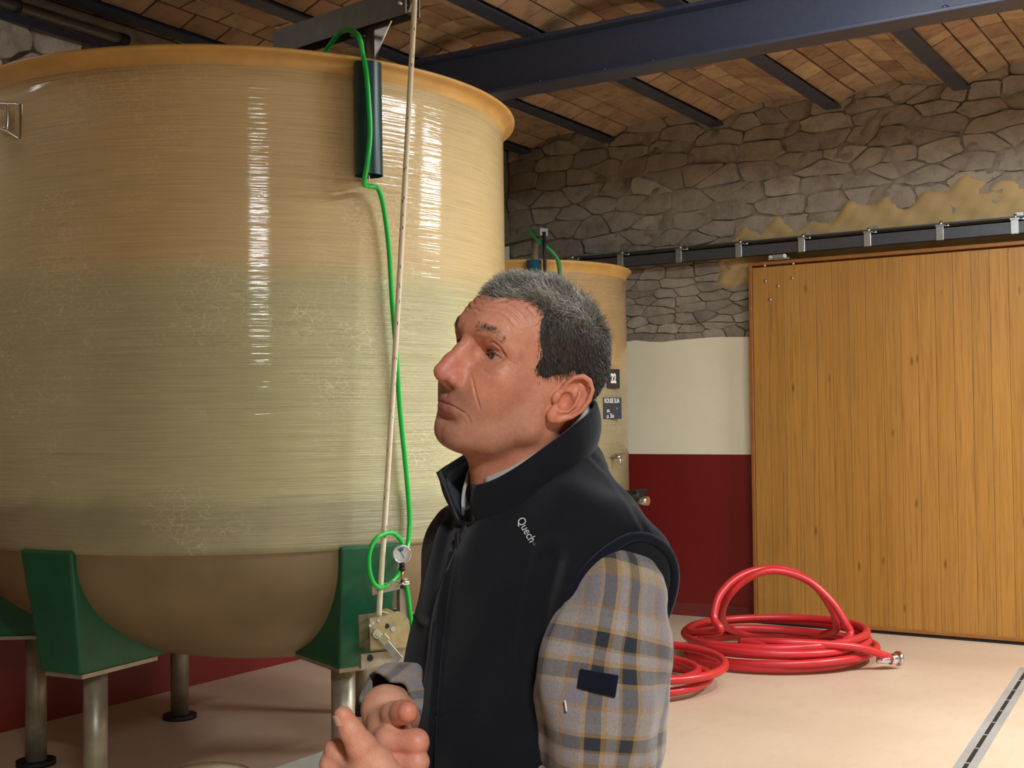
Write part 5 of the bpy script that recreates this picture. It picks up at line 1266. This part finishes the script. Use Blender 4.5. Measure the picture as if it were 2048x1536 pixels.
def sleeve(name, pts, rads, seed, parent, ref, cuff=False, flat=1.0):
    P = smoothpath(pts, 9); R_ = np.interp(np.linspace(0, 1, len(P)), np.linspace(0, 1, len(rads)), rads); n = 72
    T = np.gradient(P, axis=0); L = np.concatenate([[0], np.cumsum(np.linalg.norm(np.diff(P, axis=0), axis=1))]); T /= np.linalg.norm(T, axis=1, keepdims=True)
    u = np.asarray(ref, float); V = []; UV = []; r_ = np.random.RandomState(seed); ph = r_.uniform(0, 6.28, 12)
    rm = float(np.mean(R_))
    for i in range(len(P)):
        u = u-T[i]*(u@T[i]); u /= np.linalg.norm(u); w_ = np.cross(T[i], u)
        curv = 0 if i in (0, len(P)-1) else np.linalg.norm(T[i+1]-T[i-1])
        for k in range(n+1):
            a = 2*math.pi*k/n
            fold = .0030*math.sin(L[i]*52+2.2*math.sin(a+ph[0])+ph[1])*(.5+.5*math.sin(a*2+ph[2]))+.0022*math.sin(a*5+L[i]*24+ph[3])+.0025*math.sin(a*3-L[i]*31+ph[4])+min(curv, .35)*.016*math.sin(L[i]*105+ph[5])
            rr = R_[i]+fold*(.25+1.25*min(1.0, L[i]/.14))*(rm/.06)
            V.append(P[i]+rr*(math.cos(a)*u+math.sin(a)*w_*flat)); UV.append((a*rm+.013, L[i]+.03*math.cos(a)*0))
    F = [(i*(n+1)+k, i*(n+1)+k+1, (i+1)*(n+1)+k+1, (i+1)*(n+1)+k) for i in range(len(P)-1) for k in range(n)]
    V = np.array(V); me = np_mesh(name, V-TO, np.array(F)); ul = me.uv_layers.new(name='cloth')
    li = np.zeros(len(me.loops), np.int64); me.loops.foreach_get('vertex_index', li); ul.data.foreach_set('uv', np.array(UV)[li].astype(np.float32).ravel())
    o = link(bpy.data.objects.new(name, me), M_PLAID, parent); sm = o.modifiers.new('cloth_thickness', 'SOLIDIFY'); sm.thickness = .002; return o, V, np.array(F)
shoulder = t2w((-.008, .135, 1.285))
lsl, SV, SF = sleeve('sleeve', [shoulder, A(1228, 1178, 1.440), A(1222, 1245, 1.425), A(1210, 1322, 1.415), A(1204, 1405, 1.408), A(1198, 1485, 1.405), A(1188, 1560, 1.405), A(1150, 1632, 1.40), A(1060, 1660, 1.392), A(950, 1650, 1.385), A(850, 1625, 1.378)],
       [.040, .051, .066, .075, .077, .073, .067, .062, .056, .050, .046], 2, man, CR)
rsl, RSV, RSF = sleeve('sleeve', [t2w((-.008, -.135, 1.285)), t2w((.01, -.175, 1.20)), t2w((.02, -.20, 1.10)), A(920, 1440, 1.68), A(850, 1418, 1.60), A(808, 1402, 1.545), A(785, 1398, 1.51), A(770, 1402, 1.49)], [.052, .056, .056, .054, .050, .045, .038, .033], 5, man, CU)
sbvh = BVHTree.FromPolygons(SV.tolist(), SF.tolist())
# dark patch on the near sleeve, laid on the cloth
g = []
corn = [(1161, 1338), (1238, 1352), (1231, 1396), (1155, 1377)]
nx_, ny_ = 14, 8
for j in range(ny_+1):
    for i in range(nx_+1):
        a_, b_ = i/nx_, j/ny_; u = (corn[0][0]*(1-a_)+corn[1][0]*a_)*(1-b_)+(corn[3][0]*(1-a_)+corn[2][0]*a_)*b_; v = (corn[0][1]*(1-a_)+corn[1][1]*a_)*(1-b_)+(corn[3][1]*(1-a_)+corn[2][1]*a_)*b_
        g.append(cast(sbvh, u, v, .0032)-TO)
pt = MB().add(g, [(j*(nx_+1)+i, j*(nx_+1)+i+1, (j+1)*(nx_+1)+i+1, (j+1)*(nx_+1)+i) for j in range(ny_) for i in range(nx_)], True).build('sleeve_patch', M_TRIM, lsl)
sm = pt.modifiers.new('cloth_thickness', 'SOLIDIFY'); sm.thickness = .002; sm.offset = 0; bv_ = pt.modifiers.new('soft_edges', 'BEVEL'); bv_.width = .001
MB().tube([cast(sbvh, u, v, .004)-TO for u, v in ((1132, 1402), (1134, 1412), (1136, 1422))], .0012, 6).build('loose_thread', M_THREAD, lsl)
M_SHIRTCOL = mat_fleece('grey_shirt_collar', srgb(158, 154, 150), srgb(190, 186, 180), .2)
collar('shirt_collar', M_SHIRTCOL, man, 20, 338, lambda t: (.008+.080*math.cos(t), .074*math.sin(t), 1.405-.045*math.cos(t)), lambda t: (.004+.082*math.cos(t), .070*math.sin(t), 1.478-.050*math.cos(t)), .004)
# ---- trousers, belt line and shoes
def trousers(q):
    d = ell(q, (.0, 0, .90), (.112, .168, .12))
    for s in (-1, 1): d = smin(d, chain(q, [np.array([0, s*.088, .88]), np.array([.012, s*.098, .50]), np.array([-.005, s*.104, .09])], [.092, .070, .058], .03), .05)
    d = d+.004*np.sin(q[..., 2]*50+q[..., 0]*30)*np.sin(q[..., 1]*40); return smax(d, .045-q[..., 2], .008)
PV, PF = sdf_mesh(trousers, (-.16, -.24, .02), (.16, .24, 1.05), .008); PF = orient(PV, PF)
link(bpy.data.objects.new('trousers', np_mesh('trousers', t2w(PV)-TO, PF)), mat_fleece('dark_work_trousers', srgb(34, 36, 44), srgb(48, 50, 58), .1), man)
def shoe(q):
    d = smin(ell(q, (.07, 0, .040), (.105, .045, .042)), ell(q, (-.02, 0, .060), (.062, .040, .062)), .04)
    return smax(d, -q[..., 2], .006)
QV, QF = sdf_mesh(shoe, (-.11, -.07, -.02), (.20, .07, .15), .006); QF = orient(QV, QF)
M_SHOE = simple('dark_leather', srgb(40, 32, 28), .5, 0, .2, 30)
for s in (-1, 1): link(bpy.data.objects.new('shoe', np_mesh('shoe', t2w(QV@rotm('Z', s*8).T+np.array([0, s*.104, 0]))-TO, QF)), M_SHOE, man)
